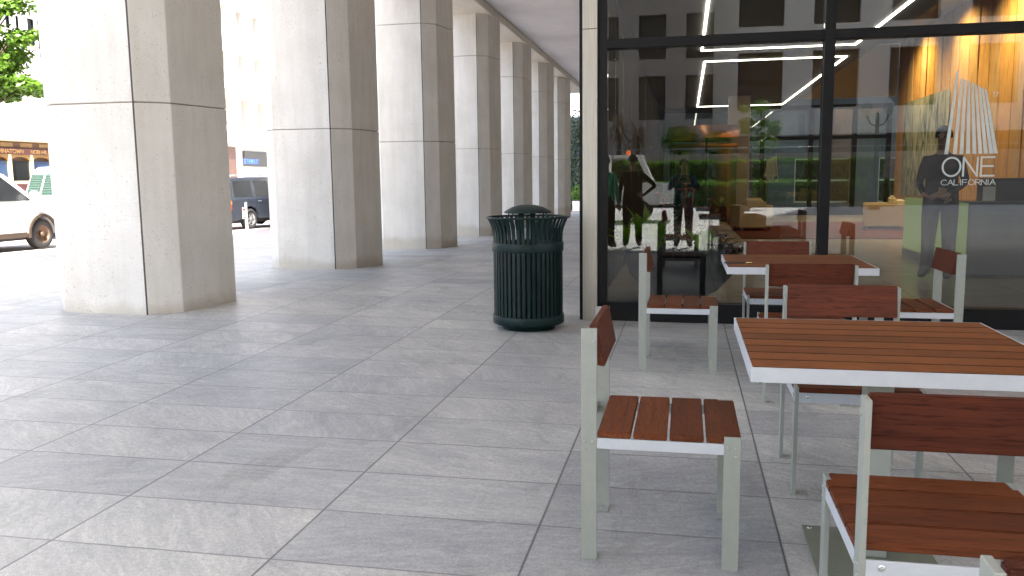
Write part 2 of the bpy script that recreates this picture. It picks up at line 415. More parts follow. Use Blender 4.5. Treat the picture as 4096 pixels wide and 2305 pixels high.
# stroke lettering
GL = {'A': [[(0, 0), (.5, 1), (1, 0)], [(.2, .36), (.8, .36)]], 'B': [[(0, 0), (0, 1), (.6, 1), (.85, .85), (.85, .65), (.6, .53), (0, .53)], [(.6, .53), (.95, .4), (.95, .15), (.65, 0), (0, 0)]],
 'C': 'C', 'D': [[(0, 0), (0, 1), (.5, 1), (.9, .75), (.9, .25), (.5, 0), (0, 0)]], 'E': [[(.8, 0), (0, 0), (0, 1), (.8, 1)], [(0, .52), (.72, .52)]],
 'F': [[(0, 0), (0, 1), (.8, 1)], [(0, .52), (.7, .52)]], 'H': [[(0, 0), (0, 1)], [(.85, 0), (.85, 1)], [(0, .5), (.85, .5)]], 'I': [[(.1, 0), (.1, 1)]],
 'K': [[(0, 0), (0, 1)], [(.85, 1), (0, .42)], [(.25, .6), (.9, 0)]], 'L': [[(0, 1), (0, 0), (.75, 0)]], 'M': [[(0, 0), (0, 1), (.5, .3), (1, 1), (1, 0)]],
 'N': [[(0, 0), (0, 1), (.85, 0), (.85, 1)]], 'O': 'O', 'P': [[(0, 0), (0, 1), (.6, 1), (.85, .85), (.85, .6), (.6, .45), (0, .45)]],
 'R': [[(0, 0), (0, 1), (.6, 1), (.85, .85), (.85, .62), (.6, .48), (0, .48)], [(.45, .48), (.9, 0)]],
 'S': [[(.85, .85), (.6, 1), (.25, 1), (.02, .85), (.02, .65), (.25, .54), (.65, .46), (.88, .32), (.88, .15), (.62, 0), (.25, 0), (0, .14)]],
 'T': [[(0, 1), (.9, 1)], [(.45, 1), (.45, 0)]], 'U': [[(0, 1), (0, .25), (.2, 0), (.65, 0), (.85, .25), (.85, 1)]], 'W': [[(0, 1), (.3, 0), (.6, .9), (.9, 0), (1.2, 1)]],
 'Y': [[(0, 1), (.45, .5), (.9, 1)], [(.45, .5), (.45, 0)]], '1': [[(.1, .8), (.3, 1), (.3, 0)]], '7': [[(0, 1), (.75, 1), (.25, 0)]], 'X': [[(0, 0), (.9, 1)], [(0, 1), (.9, 0)]], ' ': []}
ADV = {'I': .42, 'W': 1.45, 'O': 1.28, 'C': 1.18, 'M': 1.28, ' ': .7, '1': .6, 'A': 1.15}
def letters(mb, text, O, U, V, h, w, th, squash=1.0, N=None, d=.002):
    """ribbons in the plane through O spanned by unit vectors U (right) and V (up); raised by d along N; th stroke width"""
    O, U, V = Vector(O), Vector(U), Vector(V); N = Vector(N) if N is not None else U.cross(V)
    x = 0; tot = sum(ADV.get(c, 1.08) for c in text) - .15; sx = w/tot
    def pt(p): return O + U*p[0] + V*p[1]
    cnt = [0]
    def ribbon(pl):
        for a, b in zip(pl, pl[1:]):
            A, B = Vector(a), Vector(b); dd = (B-A)
            if dd.length < 1e-6: continue
            dd.normalize(); n = Vector((-dd[1], dd[0]))*th/2; e = dd*th*.35
            c = [A-e+n, A-e-n, B+e-n, B+e+n]
            cnt[0] += 1; lo = [pt(q)-N*(.00012*(cnt[0] % 5)) for q in c]; hi = [pt(q)+N*(d+.00012*(cnt[0] % 5)) for q in c]
            mb.add(lo+hi, [(3, 2, 1, 0), (4, 5, 6, 7), (0, 1, 5, 4), (1, 2, 6, 5), (2, 3, 7, 6), (3, 0, 4, 7)])
    for c in text:
        g = GL[c]
        if g == 'O' or g == 'C':
            a0, a1 = (0, 360) if g == 'O' else (42, 318)
            n = 28; pl = [(x+(.55+.55*math.cos(R_(a0+(a1-a0)*i/n)))*sx, (.5+.5*math.sin(R_(a0+(a1-a0)*i/n)))*h) for i in range(n+1)]
            cxy = Vector((x+.55*sx, .5*h)); vs = []
            for q in pl:
                q = Vector(q); e_ = Vector(((q[0]-cxy[0])/(.55*sx)**2, (q[1]-cxy[1])/(.5*h)**2)).normalized()*th/2
                for k_, dd_ in ((-1, 0), (1, 0), (1, d), (-1, d)): vs.append(pt(q+e_*k_)+N*dd_)
            mb.add(vs, [(4*i+j, 4*i+(j+1) % 4, 4*i+4+(j+1) % 4, 4*i+4+j) for i in range(n) for j in range(4)])
        else:
            for st in g: ribbon([(x+p[0]*sx, p[1]*h) for p in st])
        x += ADV.get(c, 1.08)*sx
    return mb

# ================================================================== SETTING
# ground sheets
def sheet(name, xs, ys, mat, dz=0.0):
    mb = MB().smooth(); nx = len(xs)
    mb.add([(x, y, zf(x, y)+dz) for y in ys for x in xs], [(j*nx+i, j*nx+i+1, (j+1)*nx+i+1, (j+1)*nx+i) for j in range(len(ys)-1) for i in range(nx-1)])
    return tag(mb.build(name, mat), kind='structure')
def lin(a, b, n): return [a+(b-a)*i/n for i in range(n+1)]
KX = -10.9
sheet('pavement', [KX]+lin(-10.5, -1, 38)+[0, 1, 2, 4, 8, 30], [-16]+lin(-14, 2, 8)+lin(2.5, 16, 54)+lin(18, 44, 26), M['paver'])
sheet('street', [-60, -40, -30, -24, -20, -16, -13, KX-.15], [-80, -40, -16]+lin(-10, 44, 27)+[60, 90, 140], M['asph'], -.12)
sheet('kerb', [KX-.15, KX-.002], [-16]+lin(-10, 44, 27)+[60, 140], M['kerb'], .002)
mb = MB()
ys = [-16]+lin(-10, 44, 27)+[60, 140]
for a, b in zip(ys, ys[1:]):
    mb.quad((KX-.152, a, zf(KX, a)-.13), (KX-.152, b, zf(KX, b)-.13), (KX-.152, b, zf(KX, b)+.002), (KX-.152, a, zf(KX, a)+.002))
tag(mb.build('kerb_face', M['kerb']), kind='structure')
sheet('plaza_ground', [-10.9, 0, 40, 120], [-120, -60, -16], M['plaza'], .0)
sheet('back_road', [-10.9, 0, 60], [44.0, 60, 90, 140], M['brick'], .0)
tag(MB().box(-300, 300, -300, 400, -4.2, -4.0).build('ground', M['asph']), kind='structure')
tag(MB().box(-60, -30.2, 20, 140, -3, zf(-30, 40)-.1).build('far_pavement', M['kerb']), kind='structure')

# tower over the arcade (soffit is its underside)
tw = empty('office_tower', (0, 0, 0), 0, 'tall office tower raised over the arcade, its smooth grey lilac soffit above the columns', 'building')
TX = -5.95
MB().box(TX, 20, -4.1, 41.2, 5.60, 70).build('tower_body', M['beige'], tw)
MB().box(-4.78, 19.9, -4.05, 41.1, 5.57, 5.597).build('soffit', M['ceil'], tw)
mb = MB(); mb.box(-5.93, -4.80, -4.08, 41.15, 5.375, 5.572)
mb.build('edge_beam', M['beam'], tw)
MB().box(-4.70, 12, 39.3, 40.6, 5.1, 5.568).build('end_beam', M['beam'], tw)
for x, y in ((-1.75, 13.0), (-1.45, 14.2), (-1.3, 16.5), (-1.15, 19.0)):
    MB().smooth().lathe([(0, 0), (.035, .004), (.04, .03)], (x, y, 5.535), 12).build('sprinkler_head', M['bump'], tw)

# columns
CX0, CY0, CD = -5.585, 8.206, 4.536
PL = [(-.465, -.98), (.465, -.98), (.70, -.755), (.83, .03), (.60, .26), (-.60, .26), (-.83, .03), (-.70, -.755)]
def make_column():
    root = empty('stone_column', (CX0, CY0, 0))
    JZ = [2.083, 4.365]; z0 = -.6; g = .010
    mb = MB()
    lv = [z0]+JZ+[5.60]
    # shaft blocks with recessed joints
    def off(k): return [(x*k, -.37+(y+.37)*k) for x, y in PL]
    for i in range(3):
        a = lv[i]+(g/2 if i else 0); b = lv[i+1]-(g/2 if i < 2 else 0)
        mb.prism(PL, a, b)
    mb.build('shaft', M['conc'], root, .006)
    mb = MB()
    for z in JZ: mb.prism(off(.975), z-g/2-.02, z+g/2+.02)
    mb.build('bed_joint', M['hjoint'], root)
    mb = MB()
    # open vertical seam beside the chamfer
    x = .452; mb.box(x-.009, x+.009, -.9825, -.962, z0, 5.60)
    mb.build('vertical_seam', M['joint'], root)
    return root
col0 = make_column()
names = ['nearest', 'second', 'third', 'fourth', 'fifth', 'sixth', 'seventh', 'eighth']
for n in range(7):
    c = col0 if n == 0 else copy_tree(col0)
    c.location = (CX0, CY0+CD*n, 0)
    lab = {0: 'widest and nearest stone column, in front of the parked white pickup', 1: 'second stone column from the camera, right of the blue grey estate car',
           6: 'farthest stone column, last of the row before the ivy wall'}.get(n, names[n]+' stone column from the camera in the receding arcade row')
    tag(c, lab, 'column', 'columns of the arcade')

# ------------------------------------------------------------------ lobby facade
FY = 7.83
fac = empty('glass_facade', (1, FY, 0), 0, 'black framed lobby glass wall with etched tower logo, steel clad corner pier at its left', 'glass wall')
def fmb(mb, name, mat, bevel=0): 
    o = mb.build(name, mat, fac, bevel); o.matrix_parent_inverse = Matrix.Translation((-1, -FY, 0)); return o
fmb(MB().box(-.796, 8.2, FY-.02, FY+.13, -.05, .158), 'base_plinth', M['frame'], .003)
fmb(MB().box(-.796, -.711, FY-.035, FY+.12, .1581, 5.57), 'corner_mullion', M['frame'], .003)
for x in (1.148, 3.06, 4.97, 6.88): fmb(MB().box(x, x+.085, FY-.045, FY+.11, .1581, 5.569), 'mullion', M['frame'], .003)
for k, (a, b) in enumerate(((-.7105, 1.1475), (1.2335, 3.0595), (3.1455, 4.9695), (5.0555, 6.8795))):
    fmb(MB().box(a, b, FY-.035, FY+.10, 2.47, 2.553), 'transom', M['frame'], .003)
    fmb(MB().box(a, b, FY+.02, FY+.035, .158, 2.4705), 'lower_pane', M['glass'])
    fmb(MB().box(a, b, FY+.02, FY+.035, 2.5525, 5.57), 'upper_pane', M['glass'])
fmb(MB().box(-.931, -.797, FY-.07, FY+.16, -.02, 5.57), 'steel_pier', M['steel'], .004)
fmb(MB().box(-.9305, -.7975, FY-.0722, FY-.0698, 2.642, 2.648), 'pier_joint', M['joint'])
fmb(MB().box(-.964, -.9315, FY-.03, FY+.30, -.02, 5.57), 'pier_edge', M['frame'])
# side wall of the lobby with thin brass lines seen from inside
fmb(MB().box(-.96, -.93, FY+.301, 40, -.7, 5.569), 'bounce_cladding', M['beige'])  # unseen pale outer skin, added to bounce light onto the column faces
fmb(MB().box(-.9295, -.90, FY+.301, 29.8, -.3, 5.56), 'side_wall', M['blackwall'])
for y in (9.6, 10.9, 12.3, 14.2, 16.4, 18.9, 22.2, 26.0): fmb(MB().box(-.8995, -.890, y, y+.018, 0, 3.59), 'brass_line', M['goldline'])
# etched logo
lg = MB(); yy = FY+.0158
T_ = [(1310, 590), (1340, 650), (1370, 660), (1400, 672), (1430, 688), (1458, 700), (1488, 712), (1512, 728), (1540, 738)]
B_ = [1212, 1283, 1338, 1393, 1446, 1495, 1540, 1585, 1622]
def zz(x, y): return at_y(3200+x/2.0714, y/2.0714, yy)
lz = zz(1400, 1276).z
for (tx, ty), bx in zip(T_, B_):
    t = zz(tx, ty); b = zz(bx, 1276)
    w0, w1 = .0085, .0150
    lg.prism([(b.x-w1, lz), (b.x+w1, lz), (t.x+w0, t.z-.004), (t.x-w0, t.z)], yy, yy+.003, 1)
o0 = zz(1183, 1450); 
LX0, LX1 = 2.135, 2.575
letters(lg, 'ONE', (LX0+.01, yy, 1.298), (1, 0, 0), (0, 0, 1), .155, LX1-LX0-.02, .015, N=(0, 1, 0))
letters(lg, 'CALIFORNIA', (LX0+.005, yy, 1.222), (1, 0, 0), (0, 0, 1), .044, LX1-LX0-.015, .0052, N=(0, 1, 0))
fmb(lg, 'etched_logo', M['decal'])
n17 = MB(); letters(n17, '17', (2.505, yy, 1.955), (1, 0, 0), (0, 0, 1), .035, .045, .004, N=(0, 1, 0)); fmb(n17, 'pane_number', M['decal'])

# ------------------------------------------------------------------ lobby interior
tag(MB().box(-.9, 14, FY+.131, 29.5, -.30, 0).build('lobby_floor', M['lobfloor']), kind='structure')
ZC = 3.6
tag(MB().box(-.9, 3.3, FY+.14, 29.5, ZC, ZC+.2).build('lobby_ceiling', M['lobceil']), kind='structure')
tag(MB().box(3.3, 9, FY+.14, 29.5, 5.45, 5.56).build('lobby_upper_ceiling', M['lobceil']), kind='structure')
tag(MB().box(3.3, 3.4, FY+.14, 29.5, ZC+.2, 5.449).build('ceiling_edge_wall', M['lobceil']), kind='structure')
ww = empty('wood_wall', (7, 20, 0), 0, 'amber wood panelled lobby wall of wide boards and pale strips, washed with warm light', 'wall')
WX = 6.6
MB().box(WX-7, WX-7+.2, -11.8, 9.4, 0, 5.44).build('panelling', M['amberwood'], ww)
mb = MB()
for k in range(14):
    y = -11.3+k*1.45; mb.box(WX-7-.03, WX-7-.002, y, y+.42, .003, 5.43)
mb.build('pale_strip', M['ambstrip'], ww)
mb = MB()
for k in range(14): mb.box(WX-7-.004, WX-7-.001, -10.6+k*1.45, -10.585+k*1.45, .003, 5.43)
mb.build('board_joint', M['dark'], ww)
fw = empty('far_glass_wall', (3, 29.5, 0), 0, 'far black framed glass wall closing the back of the lobby', 'glass wall')
mb = MB()
for x in (-3.9, -.6, .95, 2.3, 3.35): mb.box(x, x+.14, 0, .15, 0, ZC-.002)
mb.build('mullion', M['frame'], fw)
mb = MB()
MB().box(.3, 3.6, 0, .1, ZC+.2, 5.44).build('header_wall', M['beige'], fw)
for a, b in ((-3.76, -.6), (-.46, .95), (1.09, 2.3), (2.44, 3.35)):
    mb.box(a, b, .01, .14, 2.48, 2.60); mb.box(a, b, .01, .14, 0, .25); mb.box(a, b, .01, .14, ZC-.16, ZC-.003)
mb.build('transom', M['frame'], fw)
MB().box(-3.9, 3.6, .06, .075, .2, ZC-.1).build('pane', M['glass_in'], fw)
# mirrored logo on far glass (read from behind)
lg2 = MB(); c0 = at_y(3055, 731, 29.5); c1 = at_y(3117, 612, 29.5)
wdt = c1.x-c0.x; xr = c1.x-3
for (tx, ty), bx in zip(T_, B_):
    t = zz(tx, ty); b = zz(bx, 1276); k = wdt/(LX1-LX0)
    fx = lambda q: xr-(q-LX0)*k; fz = lambda q: c0.z+.62*k*.30+(q-lz)*k
    lg2.prism([(fx(b.x)-.016, fz(lz)), (fx(b.x)+.016, fz(lz)), (fx(t.x)+.010, fz(t.z)), (fx(t.x)-.010, fz(t.z))], .045, .055, 1)
letters(lg2, 'ONE', (xr-.01, .05, c0.z+.075), (-1, 0, 0), (0, 0, 1), .17, wdt-.02, .02, N=(0, -1, 0), d=.01)
letters(lg2, 'CALIFORNIA', (xr-.01, .05, c0.z), (-1, 0, 0), (0, 0, 1), .05, wdt-.02, .008, N=(0, -1, 0), d=.01)
lg2.build('etched_logo', M['decal'], fw)
# lobby column
tag(MB().box(1.18, 1.78, 25.4, 26.0, 0.001, ZC-.002).build('lobby_pillar', M['beige'], None, .01), 'square beige stone pillar inside the lobby behind the armchair', 'pillar')
# LED strips
def led(name, x0, x1, y0, y1, label):
    root = empty(name, ((x0+x1)/2, (y0+y1)/2, ZC)); tag(root, label, 'ceiling light', 'linear ceiling lights')
    w = .019; mb = MB(); dx, dy = (x1-x0)/2, (y1-y0)/2; z0, z1 = -.02, -.002
    mb.box(-dx-w, -dx+w, -dy-w, dy+w, z0, z1); mb.box(dx-w, dx+w, -dy-w, dy+w, z0, z1)
    mb.box(-dx+w, dx-w, -dy-w, -dy+w, z0, z1); mb.box(-dx+w, dx-w, dy-w, dy+w, z0, z1)
    mb.build('light_strip', M['led'], root)
led('ceiling_light', .25, 2.88, 9.3, 16.1, 'front rectangle of white light strips in the lobby ceiling, nearest the glass')
led('ceiling_light', .33, 3.0, 17.65, 28.8, 'farther rectangle of white light strips in the lobby ceiling')
# warm wall washers
for i, y in enumerate((19.4, 22.6, 26.2)):
    l = bpy.data.lights.new('wall_washer', 'SPOT'); l.energy = 230; l.color = (1, .75, .42); l.spot_size = R_(135); l.spot_blend = 1; l.shadow_soft_size = .05
    fx = empty('wall_washer', (WX-1.1, y, 5.42), 0, ['round warm downlight nearest the glass by the wood wall', 'round warm downlight in the middle of the wood wall', 'round warm downlight farthest along the wood wall'][i], 'downlight', 'downlights along the wood wall')
    MB().smooth().lathe([(.05, -.03), (.055, .0), (.0, .0)], (0, 0, 0), 16).build('trim_ring', M['bump'], fx)
    lo = bpy.data.objects.new('lamp', l); COL.objects.link(lo); lo.parent = fx; lo.location = (0, 0, -.05)
    lo.rotation_euler = Vector((-.35, 0, 1)).to_track_quat('Z', 'Y').to_euler()
# artwork
a0 = at_x(3621, 414, WX-.06); a1 = at_x(3797, 357, WX-.06); a2 = at_x(3625, 780, WX-.06)
print('ART', a0, a1, a2)
ar = empty('wall_painting', (WX-.06, (a0.y+a1.y)/2, (a0.z+a2.z)/2), 0, 'two panel abstract grey and cream painting on the amber wood wall', 'painting')
hy = abs(a0.y-a1.y)/2; hz = (a0.z-a2.z)/2
MB().box(-.02, .02, -hy, -.012, -hz, hz).build('canvas', M['art'], ar); MB().box(-.02, .02, .012, hy, -hz, hz).build('canvas', M['art'], ar)
# rug
tag(MB().box(1.17, 6.3, 18.4, 24.9, .001, .014).build('rug', M['rug']), 'rust red rug under the cream armchairs in the lobby', 'rug')
# sofas
def sofa(loc, rz, w, label):
    root = empty('armchair', loc, rz, label, 'armchair', 'cream lobby armchairs')
    d = .9; h = .68
    MB().box(-w/2+.002, w/2-.002, -d/2+.19, d/2-.02, .08, .30).build('seat_base', M['sofa'], root, .01)
    MB().box(-w/2+.17, w/2-.17, -d/2+.19, d/2, .301, .45).build('seat_cushion', M['sofa'], root, .035, seg=3)
    for s in (-1, 1): MB().box(min(s*w/2, s*(w/2-.165)), max(s*w/2, s*(w/2-.165)), -d/2, d/2, .08, .60).build('arm', M['sofa'], root, .012, seg=2)
    MB().box(-w/2+.166, w/2-.166, -d/2, -d/2+.185, .08, h).build('backrest', M['sofa'], root, .012, seg=2)
    MB().box(-w/2+.18, w/2-.18, -d/2+.19, -d/2+.34, .455, .78).build('back_cushion', M['sofa'], root, .05, seg=3)
    for sx in (-1, 1):
        for sy in (-1, 1): MB().box(sx*(w/2-.08)-.03, sx*(w/2-.08)+.03, sy*(d/2-.08)-.03, sy*(d/2-.08)+.03, 0, .08).build('foot', M['grey'], root)
sofa((1.58, 21.35, .014), R_(10), .80, 'cream armchair turned away, beside the revolving door')
sofa((4.75, 22.1, .014), R_(80), 1.6, 'cream two seat sofa at right, half behind the reception desk')
# reception desk
dk = empty('reception_desk', (3.47, 11.46, 0), 0, 'grey glass reception desk with a lit green side panel behind the etched logo', 'desk')
MB().box(0, 4.4, 0, .05, .06, .95).build('front_panel', M['deskglass'], dk, .004)
MB().box(0, .05, .051, 3.2, .14, .95).build('side_panel', M['deskgreen'], dk)
MB().box(-.01, .06, .052, 3.21, .005, .139).build('side_plinth', M['grey'], dk)
MB().box(0, 4.4, .002, .05, .005, .059).build('front_plinth', M['dark'], dk)
MB().box(-.01, 4.41, -.01, .7, .951, .975).build('counter', M['deskglass'], dk, .003)
MB().box(.5, 4.4, .72, 1.4, .4, 1.25).build('rear_cabinet', M['dark'], dk, .005)
tag(MB().box(3.66, 3.80, 11.6, 11.62, .976, 1.15).build('desk_card', M['paper'], None, .002), 'small white card standing on the reception desk', 'card')
# revolving door
rv = empty('revolving_door', (.62, 26.2, 0), 0, 'glass drum revolving door with a copper band around its top', 'revolving door')
MB().smooth().lathe([(1.18, 2.42), (1.18, 2.78), (1.10, 2.78), (0, 2.80)], seg=40).build('drum_top', M['copper'], rv)
MB().smooth().lathe([(1.0, 2.15), (1.16, 2.15), (1.16, 2.26), (1.0, 2.26)], seg=40).build('copper_band', M['copper'], rv)
mb = MB().smooth()
for a0_, a1_ in ((200, 260), (275, 335), (20, 80), (100, 160)):
    n = 10; pr = [(1.14*math.cos(R_(a0_+(a1_-a0_)*i/n)), 1.14*math.sin(R_(a0_+(a1_-a0_)*i/n))) for i in range(n+1)]
    for p, q in zip(pr, pr[1:]): mb.quad((*p, .03), (*q, .03), (*q, 2.14), (*p, 2.14))
mb.build('curved_glass', M['greenglass'], rv)
mb = MB()
for a in (200, 267, 340, 20, 90, 160): x, y = 1.14*math.cos(R_(a)), 1.14*math.sin(R_(a)); mb.box(x-.03, x+.03, y-.03, y+.03, 0, 2.42)
mb.build('post', M['frame'], rv)
for a in (30, 120, 210, 300):
    d_ = Vector((math.cos(R_(a)), math.sin(R_(a)), 0)); n_ = Vector((-d_.y, d_.x, 0))*.012
    mb = MB(); A = d_*.08; B = d_*1.08
    mb.add([A-n_, B-n_, B+n_, A+n_]+[p+Vector((0, 0, 2.1)) for p in (A-n_, B-n_, B+n_, A+n_)], [(0, 1, 5, 4), (1, 2, 6, 5), (2, 3, 7, 6), (3, 0, 4, 7)])
    mb.build('door_leaf', M['greenglass'], rv)
    MB().tube([d_*.9+n_*3+Vector((0, 0, .8)), d_*.9+n_*3+Vector((0, 0, 1.7))], .015).build('door_pull', M['goldline'], rv)

# planter bowl with plants
def blade(mb, base, dirv, L, w, droop, seg=6, up=1.0):
    d = Vector(dirv).normalized(); base = Vector(base); side = d.cross(Vector((0, 0, 1))).normalized()
    pts = []
    for i in range(seg+1):
        t = i/seg; p = base + d*L*t*(.35+.5*t*droop) + Vector((0, 0, L*(up*t-droop*t*t*.75)))
        ww_ = w*math.sin(math.pi*min(1, .12+.88*t))**.8*(1 if t < .98 else .1)
        nrm = Vector((0, 0, 1))*w*.25
        pts.append((p-side*ww_/2, p-nrm*(1-t), p+side*ww_/2))
    for a, b in zip(pts, pts[1:]):
        mb.quad(a[0], a[1], b[1], b[0]); mb.quad(a[1], a[2], b[2], b[1])
bx, by = -.04, 9.35
bw = empty('planter_bowl', (bx, by, 0), 0, 'large black bowl planter full of purple and green plants behind the glass corner', 'planter')
MB().smooth().lathe([(0, .0), (.22, .0), (.40, .10), (.56, .28), (.62, .50), (.63, .56), (.59, .56), (.58, .50), (0, .48)], seg=48).build('bowl', M['bowl'], bw)
mb = MB().smooth(); rnd = random.Random(4)
for k in range(4):
    a = k*1.6+.6; bp = (.36*math.cos(a), .36*math.sin(a)-.1, .5)
    if k == 0: bp = (-.56, -.18, .52)
    if k == 1: bp = (-.30, -.34, .52)
    for j in range(11):
        t = rnd.uniform(0, 6.28); blade(mb, bp, (math.cos(t), math.sin(t), 0), rnd.uniform(.38, .66) if k < 2 else rnd.uniform(.25, .45), .12, rnd.uniform(.2, .8))
mb.build('green_foliage', M['bright'], bw)
mb = MB().smooth()
for k in range(520):
    t = rnd.uniform(0, 6.28); r = .55*math.sqrt(rnd.random()); h = .50+.55*(1-(r/.6)**2)*rnd.random()*(1.0 if abs(t-3.1) < 1.4 else .55)
    if r > .45: h = .5+.06*rnd.random()
    p = (r*math.cos(t)+.12, r*math.sin(t), h); t2 = rnd.uniform(0, 6.28)
    blade(mb, p, (math.cos(t2), math.sin(t2), 0), rnd.uniform(.07, .14), .055, .9, 3, .6)
mb.build('purple_foliage', M['purple'], bw)
mb = MB().smooth()
for k in range(11):
    x, y, z = rnd.uniform(-.25, .35), rnd.uniform(-.2, .2), rnd.uniform(.95, 1.25)
    mb.tube([(x*.6, y*.6, .5), (x, y, z)], .004, 5)
    for j in range(2): blade(mb, (x, y, z), (rnd.uniform(-1, 1), rnd.uniform(-1, 1), 0), .10, .08, .7, 4, .4)
mb.build('red_flower', M['anth'], bw)

# ================================================================== FURNITURE
def make_chair():
    root = empty('slatted_chair')
    W, D_, zt = .25, .265, .462
    for sx in (-1, 1):
        xa, xb = sorted((sx*W, sx*(W-.015)))
        pa, pb = sorted((sx*(W-.0151), sx*(W-.065)))
        for rear in (1, 0):
            y0, y1 = (-D_, -D_+.054) if rear else (D_-.054, D_)
            h = .818 if rear else zt
            mb = MB(); mb.box(xa, xb, y0, y1, 0, h); mb.box(pa, pb, y0, y1, 0, .006)
            o_ = W+.0035
            mb.mat(1).smooth()
            ybs = [(y0+.014, .425), (y1-.014, .425), ((y0+.014) if rear else (y1-.014), .398)]
            if rear: ybs.append((y1-.012, .775))
            for yb, zb in ybs:
                pr = [(0, .0), (.0062, 0), (.0062, -.003), (.0045, -.0045)] if sx < 0 else [(0, .0), (.0062, 0), (.0062, .003), (.0045, .0045)]
                mb.lathe([(.0062, 0), (.0060, sx*.0030), (.0035, sx*.0042), (0, sx*.0030)], (sx*W, yb, zb), 10, 'x')
            mb.lathe([(.006, 0), (.005, .003), (0, .004)], (sx*(W-.045), (y0+y1)/2, .006), 8)
            mb.build('leg', [M['powder'], M['bolt']], root, .0012)
        MB().box(*sorted((sx*(W-.001), sx*(W-.014))), -D_+.0542, D_-.0542, .402, .439).build('side_rail', M['rail'], root, .001)
    for y in (-D_+.002, D_-.010):
        mb = MB(); mb.box(-W+.0151, W-.0151, y, y+.008, .398, .440)
        mb.mat(1).smooth()
        for x in (-.20, .20):
            s_ = -1 if y < 0 else 1
            mb.lathe([(.009, 0), (.0085, s_*.003), (.004, s_*.005), (0, s_*.003)], (x, y+(0 if s_ < 0 else .008), .425), 12, 'y')
        mb.build('end_rail', [M['rail'], M['bolt']], root, .001)
    y = -D_+.056; sw = .1125; gap = .0085
    for k in range(4):
        mb = MB(); a, b = y+k*(sw+gap), y+k*(sw+gap)+sw
        if k < 3: mb.box(-W+.001, W-.001, a, b, .4405, zt)
        else:
            yn = D_-.0545; p = [(-W+.001, a), (W-.001, a), (W-.001, yn), (W-.0155, yn), (W-.0155, b), (-W+.0155, b), (-W+.0155, yn), (-W+.001, yn)]
            mb.prism(p, .4405, zt)
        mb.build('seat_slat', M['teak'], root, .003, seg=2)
    # backrest board, leaning back between the posts
    mb = MB(); p = [(-D_+.048, .690), (-D_+.080, .685), (-D_+.052, .826), (-D_+.026, .826)]
    mb.prism(p, -W+.0152, W-.0152, 0)
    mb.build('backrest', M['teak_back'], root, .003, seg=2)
    return root
ch0 = make_chair()
CH = [  # x, y, facing rotation, label
 (-.075, 3.03, R_(-90), 'slatted teak chair in front at left, its whole seat in view facing the near table'),
 (-.04, 6.02, R_(-90.5), 'slatted teak chair against the glass wall, left end of the far table'),
 (.705, 6.60, R_(180), 'slatted teak chair behind the far table, only its backrest in view'),
 (.71, 5.27, R_(0), 'slatted teak chair with its back to us, tucked under the far table'),
 (.70, 3.79, R_(180), 'slatted teak chair behind the near table, seat seen beneath the tabletop'),
 (.652, 2.225, R_(0), 'large slatted teak chair at front right with its back to us, before the near table'),
 (1.49, 6.05, R_(90), 'slatted teak chair at the right end of the far table, facing left'),
 (1.40, 3.03, R_(90), 'slatted teak chair at the right end of the near table, only a leg in view'),
 (.640, .90, R_(180), 'slatted teak chair in the bottom right corner, only a post and board in view'),
]
for i, (x, y, rz, lab) in enumerate(CH):
    c = ch0 if i == 0 else copy_tree(ch0)
    c.location = (x, y, zf(x, y)); c.rotation_euler = (0, 0, rz); tag(c, lab, 'chair', 'slatted teak chairs')
def make_table():
    root = empty('cafe_table'); h = .455; zt = .757
    mb = MB(); n = 8; p = (2*h-.012)/n
    for k in range(n):
        a = -h+.006+k*p; mb.box(-h+.007, h-.007, a+.0046, a+p-.0046, zt-.020, zt)
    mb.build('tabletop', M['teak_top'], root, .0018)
    MB().box(-h+.008, h-.008, -h+.008, h-.008, zt-.0222, zt-.0005).build('underboard', M['blackwall'], root)
    mb = MB(); t = .006; z0, z1 = zt-.046, zt-.001
    mb.box(-h, h, -h, -h+t, z0, z1); mb.box(-h, h, h-t, h, z0, z1); mb.box(-h, -h+t, -h+t, h-t, z0, z1); mb.box(h-t, h, -h+t, h-t, z0, z1)
    mb.box(-h+.01, h-.01, -.05, .05, zt-.030, zt-.0225); mb.box(-.05, .05, -h+.01, h-.01, zt-.0315, zt-.0302)
    mb.build('edge_frame', M['rail'], root, .001)
    MB().box(-.043, .043, -.043, .043, .0085, zt-.032).build('pedestal', M['powder'], root, .003)
    mb = MB(); mb.box(-.205, .205, -.205, .205, 0, .008).mat(1).smooth()
    for x in (-.18, .18):
        for y in (-.18, .18): mb.lathe([(.009, 0), (.008, .004), (0, .006)], (x, y, .008), 10)
    mb.build('base_plate', [M['plate'], M['bolt']], root, .001)
    return root
tb0 = make_table()
for i, (x, y, lab) in enumerate(((.652, 2.995, 'square teak slatted table in front, its pale metal edge nearest the camera'), (.72, 5.95, 'far square teak table before the glass, a black pen lying on it'), (.64, .05, 'square teak table beside the camera, seen in the glass'))):
    c = tb0 if i == 0 else copy_tree(tb0)
    c.location = (x, y, zf(x, y)); tag(c, lab, 'table', 'square teak tables')
pen = empty('pen', (.345, 5.72, zf(.3, 5.7)+.757+.005), R_(4), 'black pen lying on the left side of the far table', 'pen')
MB().smooth().tube([(-.09, 0, 0), (.05, 0, 0)], .005, 8).build('barrel', M['pen'], pen); MB().smooth().tube([(.05, 0, 0), (.09, 0, 0)], .0052, 8).build('cap', M['goldline'], pen)

